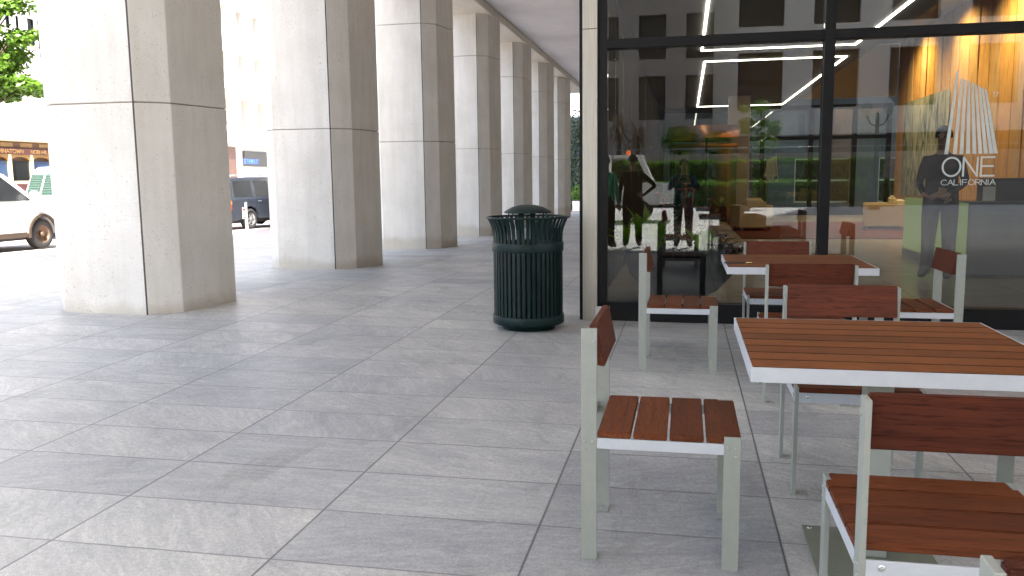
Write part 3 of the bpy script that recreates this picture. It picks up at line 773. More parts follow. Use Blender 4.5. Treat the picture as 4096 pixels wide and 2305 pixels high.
# ------------------------------------------------------------------ litter bin
bn = empty('litter_bin', (-1.362, 7.30, zf(-1.36, 7.3)), R_(3), 'round dark green slatted litter bin with a flared rim and domed lid', 'litter bin')
MB().smooth().lathe([(0, 0), (.235, 0), (.24, .05), (.24, .07), (.20, .075)], seg=40).build('base', M['bin'], bn)
mb = MB(); ns = 44
prof = [(.306, .06), (.306, .72), (.306, .80), (.309, .85), (.318, .89), (.333, .93), (.350, .965), (.357, .982)]
for k in range(ns):
    t = 2*math.pi*k/ns; c, s = math.cos(t), math.sin(t); hw = .0135
    vs = []
    for r, z in prof:
        for rr, sd in ((r-.006, -1), (r, -1), (r, 1), (r-.006, 1)): vs.append((rr*c-s*hw*sd, rr*s+c*hw*sd, z))
    n = len(prof); fs = [(i*4+j, i*4+(j+1) % 4, (i+1)*4+(j+1) % 4, (i+1)*4+j) for i in range(n-1) for j in range(4)]
    mb.add(vs, fs+[(0, 1, 2, 3), tuple((n-1)*4+j for j in (3, 2, 1, 0))])
mb.build('slatted_body', M['bin'], bn)
MB().smooth().lathe([(.306, .690), (.314, .690), (.316, .695), (.316, .762), (.314, .767), (.306, .767)], seg=56).build('upper_band', M['bin'], bn)
MB().smooth().lathe([(.290, .052), (.314, .052), (.317, .058), (.317, .122), (.314, .127), (.306, .127)], seg=56).build('lower_band', M['bin'], bn)
mb = MB().smooth(); mb.lathe([(.358+.010*math.cos(a), .984+.010*math.sin(a)) for a in [2*math.pi*i/10 for i in range(11)]], seg=56)
mb.build('rim', M['bin'], bn)
MB().smooth().lathe([(0, .07), (.255, .07), (.265, .745), (.275, .76), (.262, .765), (.25, .74), (.24, .1), (0, .1)], seg=40).build('liner', M['liner'], bn)
MB().smooth().lathe([(0, 1.040), (.195, 1.026), (.208, 1.022), (.210, 1.030), (.200, 1.040), (.14, 1.072), (.07, 1.09), (0, 1.096)], seg=48).build('lid', M['bin'], bn)
for a in (35, 145, 215, 325): MB().smooth().tube([(.185*math.cos(R_(a)), .185*math.sin(R_(a)), 1.03), (.185*math.cos(R_(a)), .185*math.sin(R_(a)), .955), (.31*math.cos(R_(a)), .31*math.sin(R_(a)), .90)], .006, 8).build('lid_post', M['bin'], bn)
for s_ in (-1, 1): MB().box(-.03+s_*.045, .02+s_*.045, .05*s_-.004, .05*s_+.004, .76, 1.04).build('lid_bracket', M['bin'], bn)

exec_people = True
# ================================================================== PEOPLE
def capsule_person(name, loc, rz, joints, bones, label, regions, mats, scale=1.0, hair=True, extra=None):
    """joints: name -> (x,y,z,r); skin-modifier body grown over them and baked to one mesh"""
    names_ = list(joints); idx = {n: i for i, n in enumerate(names_)}
    me = bpy.data.meshes.new('body'); me.from_pydata([joints[n][:3] for n in names_], [(idx[a], idx[b]) for a, b in bones], [])
    tmp = bpy.data.objects.new('tmp', me); COL.objects.link(tmp)
    sk = tmp.modifiers.new('s', 'SKIN'); sk.use_smooth_shade = True
    for i, n in enumerate(names_):
        r = joints[n][3]; rr = r if isinstance(r, tuple) else (r, r); me.skin_vertices[0].data[i].radius = rr
        me.skin_vertices[0].data[i].use_root = (n == 'pelvis')
    tmp.modifiers.new('ss', 'SUBSURF').levels = 2; tmp.modifiers['ss'].render_levels = 2
    dg = bpy.context.evaluated_depsgraph_get()
    body = bpy.data.meshes.new_from_object(tmp.evaluated_get(dg)); bpy.data.objects.remove(tmp)
    root = empty(name, loc, rz, label, 'person'); root.scale = (scale,)*3
    body.materials.clear()
    for m in mats: body.materials.append(m)
    segs = [(Vector(joints[a][:3]), Vector(joints[b][:3]), regions.get((a, b), regions.get(b, 0))) for a, b in bones]
    for p in body.polygons:
        c = p.center; best = 1e9; bi = 0
        for A, B, mi in segs:
            ab = B-A; t = max(0, min(1, (c-A).dot(ab)/max(ab.length_squared, 1e-9))); d = (A+ab*t-c).length
            if d < best: best = d; bi = mi
        p.material_index = bi; p.use_smooth = True
    ob = bpy.data.objects.new('body', body); COL.objects.link(ob); ob.parent = root
    h = Vector(joints['head'][:3])
    if hair:
        mb = MB().smooth(); vs = []; fs = []; nu, nv = 16, 9
        for j in range(nv+1):
            for i in range(nu):
                th = math.pi*.56*j/nv; ph = 2*math.pi*i/nu
                r = .107; x, y, z = r*.88*math.sin(th)*math.cos(ph), r*1.02*math.sin(th)*math.sin(ph), r*1.12*math.cos(th)
                if y > .03 and z < .055: y = .03; 
                vs.append(h+Vector((x, y-.012, z+.012)))
        for j in range(nv):
            for i in range(nu): fs.append((j*nu+i, j*nu+(i+1) % nu, (j+1)*nu+(i+1) % nu, (j+1)*nu+i))
        mb.add(vs, fs); mb.build('hair', M['hair'], root)
    mb = MB().smooth()
    for s_ in (-1, 1):
        mb.lathe([(0, .006), (.010, .003), (.012, -.004)], (h.x+s_*.033, h.y+.088, h.z+.0), 10, 'y')
    mb.build('eye', M['dark'], root)
    return root
def human(name, loc, rz, label, mats, pose='stand', scale=1.0):
    # faces +y locally; 1.75 m tall
    J = {'pelvis': (0, 0, .96, (.175, .13)), 'spine': (0, 0, 1.12, (.175, .125)), 'chest': (0, .005, 1.30, (.205, .14)), 'neck0': (0, 0, 1.455, (.085, .07)), 'neck': (0, .005, 1.52, .052),
         'jaw': (0, .02, 1.575, (.062, .07)), 'head': (0, .012, 1.655, (.078, .096)), 'crown': (0, .0, 1.725, (.05, .06)),
         'nose': (0, .112, 1.625, .012)}
    Bn = [('pelvis', 'spine'), ('spine', 'chest'), ('chest', 'neck0'), ('neck0', 'neck'), ('neck', 'jaw'), ('jaw', 'head'), ('head', 'crown'), ('head', 'nose')]
    Rg = {'spine': 0, 'chest': 0, 'neck0': 0, 'neck': 2, 'jaw': 2, 'head': 2, 'crown': 2, 'nose': 2}
    for s, S in ((-1, 'l'), (1, 'r')):
        sp = .02 if pose != 'walk' else .04
        kx, fy = (.11, .0) if pose != 'wide' else (.17, .02*s)
        J.update({'hip'+S: (s*.10, 0, .90, (.112, .115)), 'knee'+S: (s*kx, .01+fy, .50, (.085, .085)), 'ankle'+S: (s*(kx+.01), -.01+fy, .11, .066), 'toe'+S: (s*(kx+.035), .16+fy, .035, (.045, .030)), 'heel'+S: (s*(kx+.01), -.05+fy, .04, (.04, .035))})
        Bn += [('pelvis', 'hip'+S), ('hip'+S, 'knee'+S), ('knee'+S, 'ankle'+S), ('ankle'+S, 'toe'+S), ('ankle'+S, 'heel'+S)]
        Rg.update({'hip'+S: 1, 'knee'+S: 1, 'ankle'+S: 1, 'toe'+S: 3, 'heel'+S: 3})
        sh = (s*.185, 0, 1.40, .058)
        if pose == 'phone': el = (s*.30, .08, 1.17, .044); wr = (s*.10, .26, 1.31, .028); hd = Vector((-s*.25, .55, .5))
        elif pose == 'hips' and s < 0: el = (s*.42, -.10, 1.18, .044); wr = (s*.20, .02, 1.0, .028); hd = Vector((-s*.7, .6, -.4))
        elif pose == 'hands': el = (s*.25, -.02, 1.13, .046); wr = (s*.14, .19, 1.0, .028); hd = Vector((-s*.6, .5, -.3))
        else: el = (s*.24, -.02, 1.12, .045); wr = (s*.25, .06, .87, .028); hd = Vector((0, .15, -1))
        J.update({'sh'+S: sh, 'el'+S: el, 'wr'+S: wr}); Bn += [('chest', 'sh'+S), ('sh'+S, 'el'+S), ('el'+S, 'wr'+S)]
        Rg.update({'sh'+S: 0, 'el'+S: 0, 'wr'+S: 0})
        hd.normalize(); W_ = Vector(wr[:3]); pm = W_+hd*.055; J['palm'+S] = (*pm, (.036, .018)); Bn.append(('wr'+S, 'palm'+S)); Rg['palm'+S] = 2
        side = hd.cross(Vector((0, 0, 1)) if abs(hd.z) < .8 else Vector((0, 1, 0))).normalized(); curl = side.cross(hd)
        for q, (o, L) in enumerate(((-.027, .062), (-.009, .075), (.009, .07), (.027, .055))):
            a = pm+side*o+hd*.035; b = a+hd*L*.5+curl*.006; c = b+hd*L*.35+curl*.022
            for nm, p, r in (('a', a, .0095), ('b', b, .0085), ('c', c, .007)): J[f'f{S}{q}{nm}'] = (*p, r); Rg[f'f{S}{q}{nm}'] = 2
            Bn += [('palm'+S, f'f{S}{q}a'), (f'f{S}{q}a', f'f{S}{q}b'), (f'f{S}{q}b', f'f{S}{q}c')]
        a = W_+hd*.03+side*.032; b = a+hd*.03+side*.022+curl*.01; J['t'+S+'a'] = (*a, .011); J['t'+S+'b'] = (*b, .009); Rg['t'+S+'a'] = Rg['t'+S+'b'] = 2
        Bn += [('palm'+S, 't'+S+'a'), ('t'+S+'a', 't'+S+'b')]
    return capsule_person(name, loc, rz, J, Bn, label, Rg, mats, scale)
human('person', (3.12, 11.42, 0), R_(150), 'person in a black suit standing before the reception desk behind the glass', [M['black'], M['black'], M['skin'], M['dark']], 'hands', 1.07)
human('person', (-.04, -.42, 0), 0, 'person in a blue grey shirt holding up a phone, seen in the glass', [M['teal'], M['denim'], M['skin'], M['dark']], 'phone', .93)
human('person', (-.98, -.35, 0), R_(172), 'person in a brown shirt, hand on one hip, reflected from behind', [M['brown'], M['black'], M['skin'], M['dark']], 'hips', .98)
human('person', (-1.47, -.10, 0), R_(200), 'person in a green shirt at the left edge of the glass, seen from behind', [M['greencl'], M['black'], M['skin'], M['dark']], 'stand', .97)
ph = tag(MB().box(-.075, .075, -.004, .004, -.038, .038).build('phone', M['black'], None, .003, loc=(-.04, -.11, 1.285)), 'black phone held up sideways in both hands', 'phone')

# ================================================================== LEAFY THINGS
def leaf_blob(mb, c, r, n, size, rnd, flat=1.0, shell=.35):
    for _ in range(n):
        d = Vector((rnd.gauss(0, 1), rnd.gauss(0, 1), rnd.gauss(0, 1))).normalized()
        p = Vector(c)+Vector((d.x*r[0], d.y*r[1], d.z*r[2]))*(shell+(1-shell)*rnd.random()**.6)
        a = Vector((rnd.gauss(0, 1), rnd.gauss(0, 1), rnd.gauss(0, .6))).normalized()
        b = a.cross(d).normalized() if abs(a.dot(d)) < .95 else a.orthogonal().normalized()
        s = size*rnd.uniform(.6, 1.3); e = a*s; g = b*s*.5
        mb.quad(p-e, p-g*.9, p+e, p+g*.9)
def tree(name, loc, trunk, crowns, label, seed=1, n=260, size=.06, mat='leaf', group=None):
    rnd = random.Random(seed); root = empty(name, loc, 0, label, 'tree', group)
    h, r = trunk; mb = MB().smooth()
    fork = Vector((0, 0, h)); mb.tube([(0, 0, -.1), (.02, 0, h*.5), fork], [r*1.25, r, r*.8], 10)
    for c, cr in crowns:
        c = Vector(c)+fork; mb.tube([fork-Vector((0, 0, .1)), (fork+c)/2+Vector((0, 0, -.1)), c], [r*.55, r*.35, r*.12], 7)
        for _ in range(3):
            q = c+Vector((rnd.uniform(-1, 1)*cr[0], rnd.uniform(-1, 1)*cr[1], rnd.uniform(-.3, 1)*cr[2]))*.7
            mb.tube([(fork+c)/2, q], [r*.22, r*.06], 5)
    mb.build('trunk', M['bark'], root)
    mb = MB()
    for c, cr in crowns:
        for _ in range(9):
            q = fork+Vector(c)+Vector((rnd.uniform(-1, 1)*cr[0], rnd.uniform(-1, 1)*cr[1], rnd.uniform(-1, 1)*cr[2]))*.72
            k = rnd.uniform(.28, .58); leaf_blob(mb, q, (cr[0]*k, cr[1]*k, cr[2]*k*.8), n//2, size, rnd, 1, .1)
    mb.build('crown', M[mat], root)
    return root
tree('street_tree', (-12.1, 12.25, zf(-11, 10.7)-.1), (2.6, .11), [((.25, .25, 1.15), (.85, .8, .7)), ((.45, .55, .75), (.6, .6, .45)), ((.75, .75, .45), (.5, .5, .22)), ((-.6, 0, 1.6), (1.0, 1.0, .8)), ((.0, .3, 1.7), (.6, .6, .4)), ((.55, .45, 1.75), (.6, .6, .45)), ((.7, .7, 1.1), (.5, .5, .4))],
     'sunlit green street tree at the left edge above the white pickup', 3, 420, .055)

# ================================================================== STREET: vehicles
def wheel_mb(parent, x, y, z, r, w, side, rimmat, name='wheel'):
    wo = MB().smooth().lathe([(r*.60, -w/2), (r*.93, -w/2), (r, -w*.36), (r, w*.36), (r*.93, w/2), (r*.60, w/2), (r*.58, w*.3)], (0, 0, 0), 32, 'x').build(name, M['tyre'], parent, loc=(x, y, z))
    mb = MB().smooth(); o = side*w*.5
    mb.lathe([(r*.62, o), (r*.58, o*.9), (r*.52, o*.35), (r*.0, o*.30)], (0, 0, 0), 28, 'x')
    mb.flag = False
    for k in range(0 if rimmat is M['hub'] else 6):
        a = k*math.pi/3; c, s = math.cos(a), math.sin(a); 
        p = [(r*.10, -r*.09), (r*.56, -r*.06), (r*.56, r*.06), (r*.10, r*.09)]
        pts = [(0, u*c-v*s, u*s+v*c) for u, v in p]
        mb.add([(o*.55, b, cc) for _, b, cc in pts]+[(o*.95, b, cc) for _, b, cc in pts], [(0, 1, 2, 3), (4, 5, 6, 7), (0, 1, 5, 4), (1, 2, 6, 5), (2, 3, 7, 6), (3, 0, 4, 7)])
    mb.smooth(); mb.lathe([(r*.17, o*.5), (r*.15, o*1.0), (0, o*1.03)], (0, 0, 0), 14, 'x')
    mb.build('rim', rimmat, wo)
    return wo
def arc(cx, cz, r, a0, a1, n=10): return [(cx+r*math.cos(R_(a0+(a1-a0)*i/n)), cz+r*math.sin(R_(a0+(a1-a0)*i/n))) for i in range(n+1)]
def vehicle(root, L, W, H, belt, wheels, wr, lower, green, wins, paint, rim, flare=None, tuck=.14, clear=.28):
    """length along +y (front at +y). lower: outline top from rear to front as (y,z); green: (y,z) roof outline; wins: list of side window polygons"""
    out = [(0, clear+.02)] + lower + [(L, clear)]
    for wy in sorted(wheels, reverse=True): out += arc(wy, wr, wr*1.22, 0 if clear < wr else 10, 180, 12)
    mb = MB(); mb.prism(out, -W/2, W/2, 0); mb.build('body', paint, root, .035, seg=3)
    MB().prism([(.1, clear-.05), (L-.1, clear-.05), (L-.1, clear+.15), (.1, clear+.15)], -W/2+.15, W/2-.15, 0).build('underbody', M['tyre'], root)
    zb, ztp = belt, H
    def inset(z): return tuck*(z-zb)/(ztp-zb)
    mb = MB(); n = len(green)
    vs = [(-W/2+.03+inset(z), y, z) for y, z in green]+[(W/2-.03-inset(z), y, z) for y, z in green]
    mb.add(vs, [tuple(range(n)), tuple(range(n, 2*n))[::-1]]+[(i, n+i, n+(i+1) % n, (i+1) % n) for i in range(n)])
    mb.build('cabin', paint, root, .03, seg=3)
    for wpoly in wins:
        wn = wpoly
        for s in (-1, 1):
            mb = MB()
            X = lambda z, e: s*(W/2-.03-inset(z)+e)
            vs = [(X(z, .004), y, z) for y, z in wn]+[(X(z, -.05), y, z) for y, z in wn]; k = len(wn)
            mb.add(vs, [tuple(range(k))]+[(i, (i+1) % k, k+(i+1) % k, k+i) for i in range(k)])
            mb.build('side_window', M['dkglass'], root)
    for wy in wheels:
        for s in (-1, 1):
            wheel_mb(root, s*(W/2-.12), wy, wr, wr, .24, s, rim)
            if flare:
                mb = MB(); o = arc(wy, wr, wr*1.38, -8, 188, 14); i_ = arc(wy, wr, wr*1.20, -8, 188, 14)
                for q in range(len(o)-1):
                    x0, x1 = sorted((s*(W/2-.02), s*(W/2+.035)))
                    mb.add([(x0, *o[q]), (x0, *o[q+1]), (x0, *i_[q+1]), (x0, *i_[q]), (x1, *o[q]), (x1, *o[q+1]), (x1, *i_[q+1]), (x1, *i_[q])], [(0, 1, 5, 4), (2, 3, 7, 6), (4, 5, 6, 7), (0, 3, 2, 1)])
                mb.build('fender_flare', flare, root)
# slate blue estate car, rear at the left, heading away
sx, sy = -15.35, 26.45
suv = empty('parked_car', (sx-.90, sy, zf(sx, sy+1)-.12), R_(-9), 'slate blue estate car with roof rack and silver bumper, parked past the nearest column', 'car')
vehicle(suv, 5.0, 1.94, 1.84, 1.08, (1.18, 4.05), .36, [(0, .55), (.02, 1.06), (.05, 1.10), (3.75, 1.10), (4.85, .98), (5.0, .75)],
        [(.05, 1.06), (.22, 1.74), (.40, 1.82), (2.9, 1.84), (3.15, 1.80), (3.95, 1.07)],
        [[(.38, 1.14), (.42, 1.66), (.50, 1.70), (1.36, 1.71), (1.42, 1.14)], [(1.56, 1.13), (1.54, 1.70), (2.33, 1.71), (2.42, 1.13)], [(2.55, 1.12), (2.50, 1.70), (2.98, 1.69), (3.60, 1.12)]], M['bpaint'], M['rim'])
MB().box(-.93, .93, -.12, .14, .38, .64).build('rear_bumper', M['bump'], suv, .05, seg=3)
MB().prism([(.055, 1.14), (.18, 1.66), (.10, 1.66), (-.006, 1.14)], -.74, .74, 0).build('rear_window', M['dkglass'], suv)
for s in (-1, 1):
    a, b = sorted((s*.80, s*.978)); tl = MB().box(a, b, -.035, .17, .70, 1.04).build('tail_light', M['red'], suv, .01)
    MB().box(*sorted((s*.805, s*.980)), -.038, .172, .90, 1.0).build('indicator_lens', M['amber'], tl)
    mb = MB().smooth(); mb.tube([(s*.68, .5, 1.85), (s*.68, .6, 1.90), (s*.68, 2.7, 1.91), (s*.68, 2.8, 1.86)], .018, 6); mb.build('roof_rail', M['grey'], suv)
    for y in (1.62, 2.62): MB().box(*sorted((s*.97, s*.992)), y, y+.17, .965, 1.0).build('door_handle', M['rim'], suv, .006)
    for y in (1.49, 2.46): MB().box(*sorted((s*.965, s*.9735)), y, y+.012, .45, 1.09).build('door_gap', M['dark'], suv)
mb = MB()
for y in (.8, 1.5, 2.2): mb.box(-.66, .66, y, y+.05, 1.885, 1.905)
mb.build('roof_bar', M['grey'], suv)
MB().box(-.28, .28, -.018, .01, .78, .92).build('licence_plate', M['paper'], suv)

# white pickup, heading away; its door window, mirror, bonnet and front wheel are in view
px0 = -14.91
pk = empty('parked_pickup', (px0-.95, 13.35, zf(-14.9, 16)-.12), R_(0), 'dirty white pickup with a rusty front wheel and brown fender flare at the left edge', 'pickup')
vehicle(pk, 5.0, 1.9, 1.78, 1.12, (.95, 3.95), .345, [(0, .62), (.02, 1.08), (1.6, 1.1), (3.4, 1.12), (3.5, 1.12), (4.75, 1.03), (4.95, .85), (5.0, .55)],
        [(1.6, 1.09), (1.66, 1.72), (1.8, 1.78), (2.95, 1.78), (3.1, 1.74), (3.92, 1.11)],
        [[(1.78, 1.14), (1.80, 1.68), (2.96, 1.69), (3.66, 1.17), (3.64, 1.14)]], M['wpaint'], M['hub'], M['mud'])
MB().box(-.93, .93, 4.84, 5.06, .40, .62).build('front_bumper', M['bump'], pk, .04, seg=2)
for s in (-1, 1):
    MB().box(*sorted((s*.97, s*1.16)), 3.58, 3.70, 1.12, 1.36).build('mirror', M['wpaint'], pk, .03, seg=2)
    MB().box(*sorted((s*.70, s*.955)), 4.86, 5.005, .70, .86).build('headlight', M['paleglass'], pk, .02)
    MB().box(*sorted((s*.945, s*.957)), 1.72, 1.735, .45, 1.08).build('door_gap', M['dark'], pk)
    MB().box(*sorted((s*.95, s*.965)), 1.1, 3.45, .30, .42).build('muddy_sill', M['mud'], pk, .01)
# white van behind it, with meshed rear side window and roof beacon
vn = empty('parked_van', (-18.12, 20.95, zf(-18, 19)-.12), R_(-24), 'white van with green meshed windows, between the white pickup and the nearest column', 'van')
vehicle(vn, 4.9, 1.95, 1.95, 1.12, (1.0, 3.9), .35, [(0, .6), (.02, 1.1), (4.0, 1.12), (4.8, 1.0), (4.9, .6)], [(.02, 1.1), (.30, 1.80), (.5, 1.93), (3.1, 1.95), (3.3, 1.9), (4.0, 1.1)],
        [[(.40, 1.16), (.62, 1.72), (.70, 1.76), (1.9, 1.78), (1.9, 1.16)], [(2.05, 1.16), (2.05, 1.78), (3.0, 1.76), (3.6, 1.16)]], M['wpaint'], M['rim'])
mb = MB()
for k in range(17): mb.box(.955-.06, .965-.06, .5+k*.085, .506+k*.085, 1.18, 1.72)
for k in range(7): mb.box(.956-.06, .966-.06, .5, 1.88, 1.2+k*.085, 1.208+k*.085)
mb.build('window_mesh', M['meshgreen'], vn)
yr = lambda z, e: .02+(z-1.1)*.4-e
for xa, xb in ((-.80, -.05), (.05, .80)):
    MB().prism([(yr(1.16, .006), 1.16), (yr(1.74, .006), 1.74), (yr(1.74, -.04), 1.74), (yr(1.16, -.04), 1.16)], xa, xb, 0).build('rear_window', M['dkglass'], vn)
    mb = MB()
    for k in range(12):
        x = xa+.02+k*.063; mb.prism([(yr(1.17, .016), 1.17), (yr(1.73, .016), 1.73), (yr(1.73, .008), 1.73), (yr(1.17, .008), 1.17)], x, x+.022, 0)
    for k in range(9):
        z = 1.18+k*.063; mb.prism([(yr(z, .020), z), (yr(z+.02, .020), z+.02), (yr(z+.02, .0165), z+.02), (yr(z, .0165), z)], xa+.01, xb-.01, 0)
    mb.build('rear_window_mesh', M['meshgreen'], vn)
vn.scale = (1.0, .88, 1.06)
MB().box(-.6, .6, 1.0, 1.25, 1.953, 2.09).build('light_bar', M['grey'], vn, .04, seg=2)

# cable car
cx = -22.6
cc = empty('cable_car', (cx, 20.0, 0), 0, 'old brown and cream cable car with arched windows passing behind the white pickup', 'cable car')
Lc = 9.0; z1, zr = 1.0, 2.55
mb = MB(); mb.box(-2.2, 0, 0, Lc, .02, 1.35); mb.build('lower_side', M['ccmar'], cc, .01)
MB().box(-2.15, -.05, .02, Lc-.02, 1.351, 1.45).build('window_sill', M['cccream'], cc)
for k in range(10):
    y = .02+k*.985; MB().box(-.14, -.02, y, y+.13, 1.4505, 2.36).build('window_post', M['cccream'] if k != 4 else M['ccmar'], cc)
mb = MB()
for k in range(9):
    y = .15+k*.985; a = [(y, 2.36), (y, 2.12)]+[(y+.4275-.4275*math.cos(R_(t)), 2.12+.16*math.sin(R_(t))) for t in range(0, 181, 20)]+[(y+.855, 2.12), (y+.855, 2.36)]
    mb.prism(a, -.12, -.04, 0)
mb.build('window_arch', M['gold'], cc)
for k in range(9):
    y = .15+k*.985; MB().box(-.10, -.08, y+.04, y+.815, 1.452, 2.13).build('window', M['dkglass'] if k % 2 else M['blue'], cc)
MB().box(-2.1, -.15, .1, Lc-.1, 1.45, 2.36).build('interior_partition', M['ccwood'], cc)
MB().box(-2.15, -.005, 0, Lc, 2.361, 2.56).build('name_band', M['ccmar'], cc)
for t_, y_, w_ in (('MARKET ST', 2.95, 1.05), ('CHINATOWN', 4.35, 1.25), ('NOB HILL', 5.95, .95)):
    mb = MB(); letters(mb, t_, (.006, y_, 2.40), (0, 1, 0), (0, 0, 1), .12, w_, .022, N=(1, 0, 0)); mb.build('route_lettering', M['gold'], cc)
MB().box(-2.05, -.10, .1, Lc-.1, 2.561, 2.80).build('clerestory', M['ccwood'], cc, .01)
mb = MB()
for k in range(10): mb.box(-.105, -.085, .3+k*.88, .85+k*.88, 2.61, 2.75)
mb.build('clerestory_window', M['gold'], cc)
MB().box(-2.2, .06, -.05, Lc+.05, 2.801, 2.90).build('roof', M['cccream'], cc, .03, seg=2)
for y in (1.6, 7.2):
    for s in (-1, 1): MB().smooth().lathe([(.30, -.05), (.32, 0), (.30, .05), (0, .05)], (-1.1+s*.8, y, .0), 20, 'x').build('wheel', M['tyre'], cc)

# bollard with a warning plate
bo = empty('sign_post', (-14.70, 26.4, zf(-14, 26)-.12), 0, 'short grey post with a red and yellow warning plate by the estate car', 'post')
MB().smooth().lathe([(.14, 0), (.14, .02), (.05, .04), (.045, .90), (.03, .95), (0, .96)], seg=18).build('pole', M['grey'], bo)
MB().box(-.10, .05, -.075, -.06, .40, .78).build('warning_plate', M['paper'], bo, .004)
mb = MB(); mb.box(-.085, .035, -.079, -.0755, .66, .76); mb.box(-.085, .035, -.079, -.0755, .415, .465); mb.build('red_panel', M['red'], bo)
MB().box(-.06, .01, -.079, -.0755, .53, .61).build('yellow_panel', M['amber'], bo)

# ================================================================== STREET: buildings
def facade(root, O, U, N, length, height, ops, wallmat, depth=.35, panemat='dkglass', wname='window'):
    """wall with real openings. O origin, U along, N outward normal; ops (u0,u1,z0,z1[,pane])"""
    O, U, N = Vector(O), Vector(U), Vector(N); Z = Vector((0, 0, 1))
    us = sorted({0, length, *[o[0] for o in ops], *[o[1] for o in ops]}); zs = sorted({0, height, *[o[2] for o in ops], *[o[3] for o in ops]})
    mb = MB()
    P = lambda u, z, d=0: O+U*u+Z*z-N*d
    for a, b in zip(us, us[1:]):
        for c, d in zip(zs, zs[1:]):
            m_, n_ = (a+b)/2, (c+d)/2
            if any(o[0] < m_ < o[1] and o[2] < n_ < o[3] for o in ops): continue
            mb.quad(P(a, c), P(b, c), P(b, d), P(a, d))
    for o in ops:
        a, b, c, d = o[:4]
        mb.quad(P(a, c), P(a, c, depth), P(a, d, depth), P(a, d)); mb.quad(P(b, c), P(b, d), P(b, d, depth), P(b, c, depth))
        mb.quad(P(a, c), P(b, c), P(b, c, depth), P(a, c, depth)); mb.quad(P(a, d), P(a, d, depth), P(b, d, depth), P(b, d))
    # back volume
    for q in ((P(0, 0), P(0, 0, 9), P(0, height, 9), P(0, height)), (P(length, 0), P(length, height), P(length, height, 9), P(length, 0, 9)), (P(0, height), P(length, height), P(length, height, 9), P(0, height, 9)), (P(0, 0, 9), P(length, 0, 9), P(length, height, 9), P(0, height, 9))): mb.quad(*q)
    mb.build('wall', wallmat, root)
    for o in ops:
        a, b, c, d = o[:4]; t = min(.07, (b-a)*.12); mb = MB(); D1, D2 = depth-.10, depth-.02
        def bar(a_, b_, c_, d_):
            vs = [P(u, z, e) for e in (D1, D2) for u, z in ((a_, c_), (b_, c_), (b_, d_), (a_, d_))]
            mb.add(vs, [(0, 1, 2, 3), (4, 7, 6, 5), (0, 4, 5, 1), (1, 5, 6, 2), (2, 6, 7, 3), (3, 7, 4, 0)])
        bar(a, a+t, c, d); bar(b-t, b, c, d); bar(a+t, b-t, c, c+t); bar(a+t, b-t, d-t, d)
        if d-c > 1.2: bar(a+t, b-t, (c+d)/2-t/2, (c+d)/2+t/2)
        w = mb.build(wname, M['white'] if panemat != 'dark' else M['frame'], root)
        MB().quad(P(a, c, depth-.03), P(b, c, depth-.03), P(b, d, depth-.03), P(a, d, depth-.03)).build('pane', M[o[4] if len(o) > 4 else panemat], w)
    return root
# white building at far left with dark windows and a balcony
FX = -33
b1 = empty('white_building', (FX, 36, 0), 0, 'sunlit white building with tall dark windows and a balcony rail behind the cable car', 'building')
ops = []
def U_(px, py, x=FX): q = at_x(px, py, x); return q.y, q.z
yb = 30
for (xa, ya, xb, yb_) in ((107, 72, 141, 184), (147, 80, 180, 234), (125, 320, 165, 395), (168, 330, 190, 395), (20, 60, 40, 115), (60, 62, 76, 120), (40, 375, 60, 400)):
    u0_, z1_ = U_(xa, ya); u1_, z0_ = U_(xb, yb_)
    ops.append((u0_-yb, u1_-yb, z0_+3, z1_+3))
facade(b1, (0, yb-36, -3), (0, 1, 0), (1, 0, 0), 23, 34, ops, M['white'], .10, 'dark')
mb = MB()
for k in range(26): mb.box(.9, .94, -1+k*.22, -.96+k*.22, 3.95, 4.9)
mb.box(.88, .96, -1.1, 4.8, 4.9, 4.98); mb.box(.88, .96, -1.1, 4.8, 3.9, 3.96)
mb.build('balcony_rail', M['white'], b1)
MB().box(.001, 1.0, -1.1, 4.8, 3.65, 3.88).build('balcony_floor', M['white'], b1, .02)
# cream office with TERMINUS shop
b2 = empty('cream_building', (FX, 55, 0), 0, 'cream stone office block with grooved piers over a shop with blue letters', 'building')
ops = []; 
uy = [at_x(870+x/3.22, y/3.22, FX) for x, y in ((290, 1300), (360, 1300), (495, 1330), (555, 1330))]
wins_y = [uy[0].y-2.5*1, uy[0].y, uy[2].y, uy[2].y+2.5, uy[2].y+5]
for wy in wins_y:
    for z0_, z1_ in ((5.55, 7.45), (8.95, 10.75), (12.2, 14.0), (15.5, 17.3), (18.8, 20.6)):
        ops.append((wy-55-.0+2, wy-55+.95+2, z0_+3, z1_+3))
s0 = at_x(870+275/2.788, 450+430/2.788, FX); s1 = at_x(870+545/2.788, 450+610/2.788, FX)
d0 = at_x(870+310/2.788, 450+640/2.788, FX)
ops.append((s0.y-53, s1.y-53-.5, .02+2.4, s1.z+3-.05))
facade(b2, (0, -2, -3), (0, 1, 0), (1, 0, 0), 27, 26, ops, M['cream'], .55, 'paleglass')
mb = MB(); mb.box(.001, .45, -2, 25, 8.05, 8.35); mb.box(.001, .25, -2, 25, 5.0, 5.2); mb.box(.001, .35, -2, 25, 4.1, 4.35); mb.build('cornice', M['cream'], b2, .03)
for wy in wins_y:
    mb = MB()
    for k in range(6):
        z = 5.4+k*.42; a = wy-55+.97; mb.box(.002, .08, a, a+1.5, z, z+.38)
    mb.build('grooved_pier', M['cream'], b2, .01)
MB().box(.001, .10, s0.y-55-3.2, s0.y-55-1.1, -2.9, 3.9).build('granite_pier', M['pinkst'], b2)
MB().box(.0, .22, s0.y-55, s1.y-55, s1.z, s0.z).build('shop_sign_panel', M['signbox'], b2, .02)
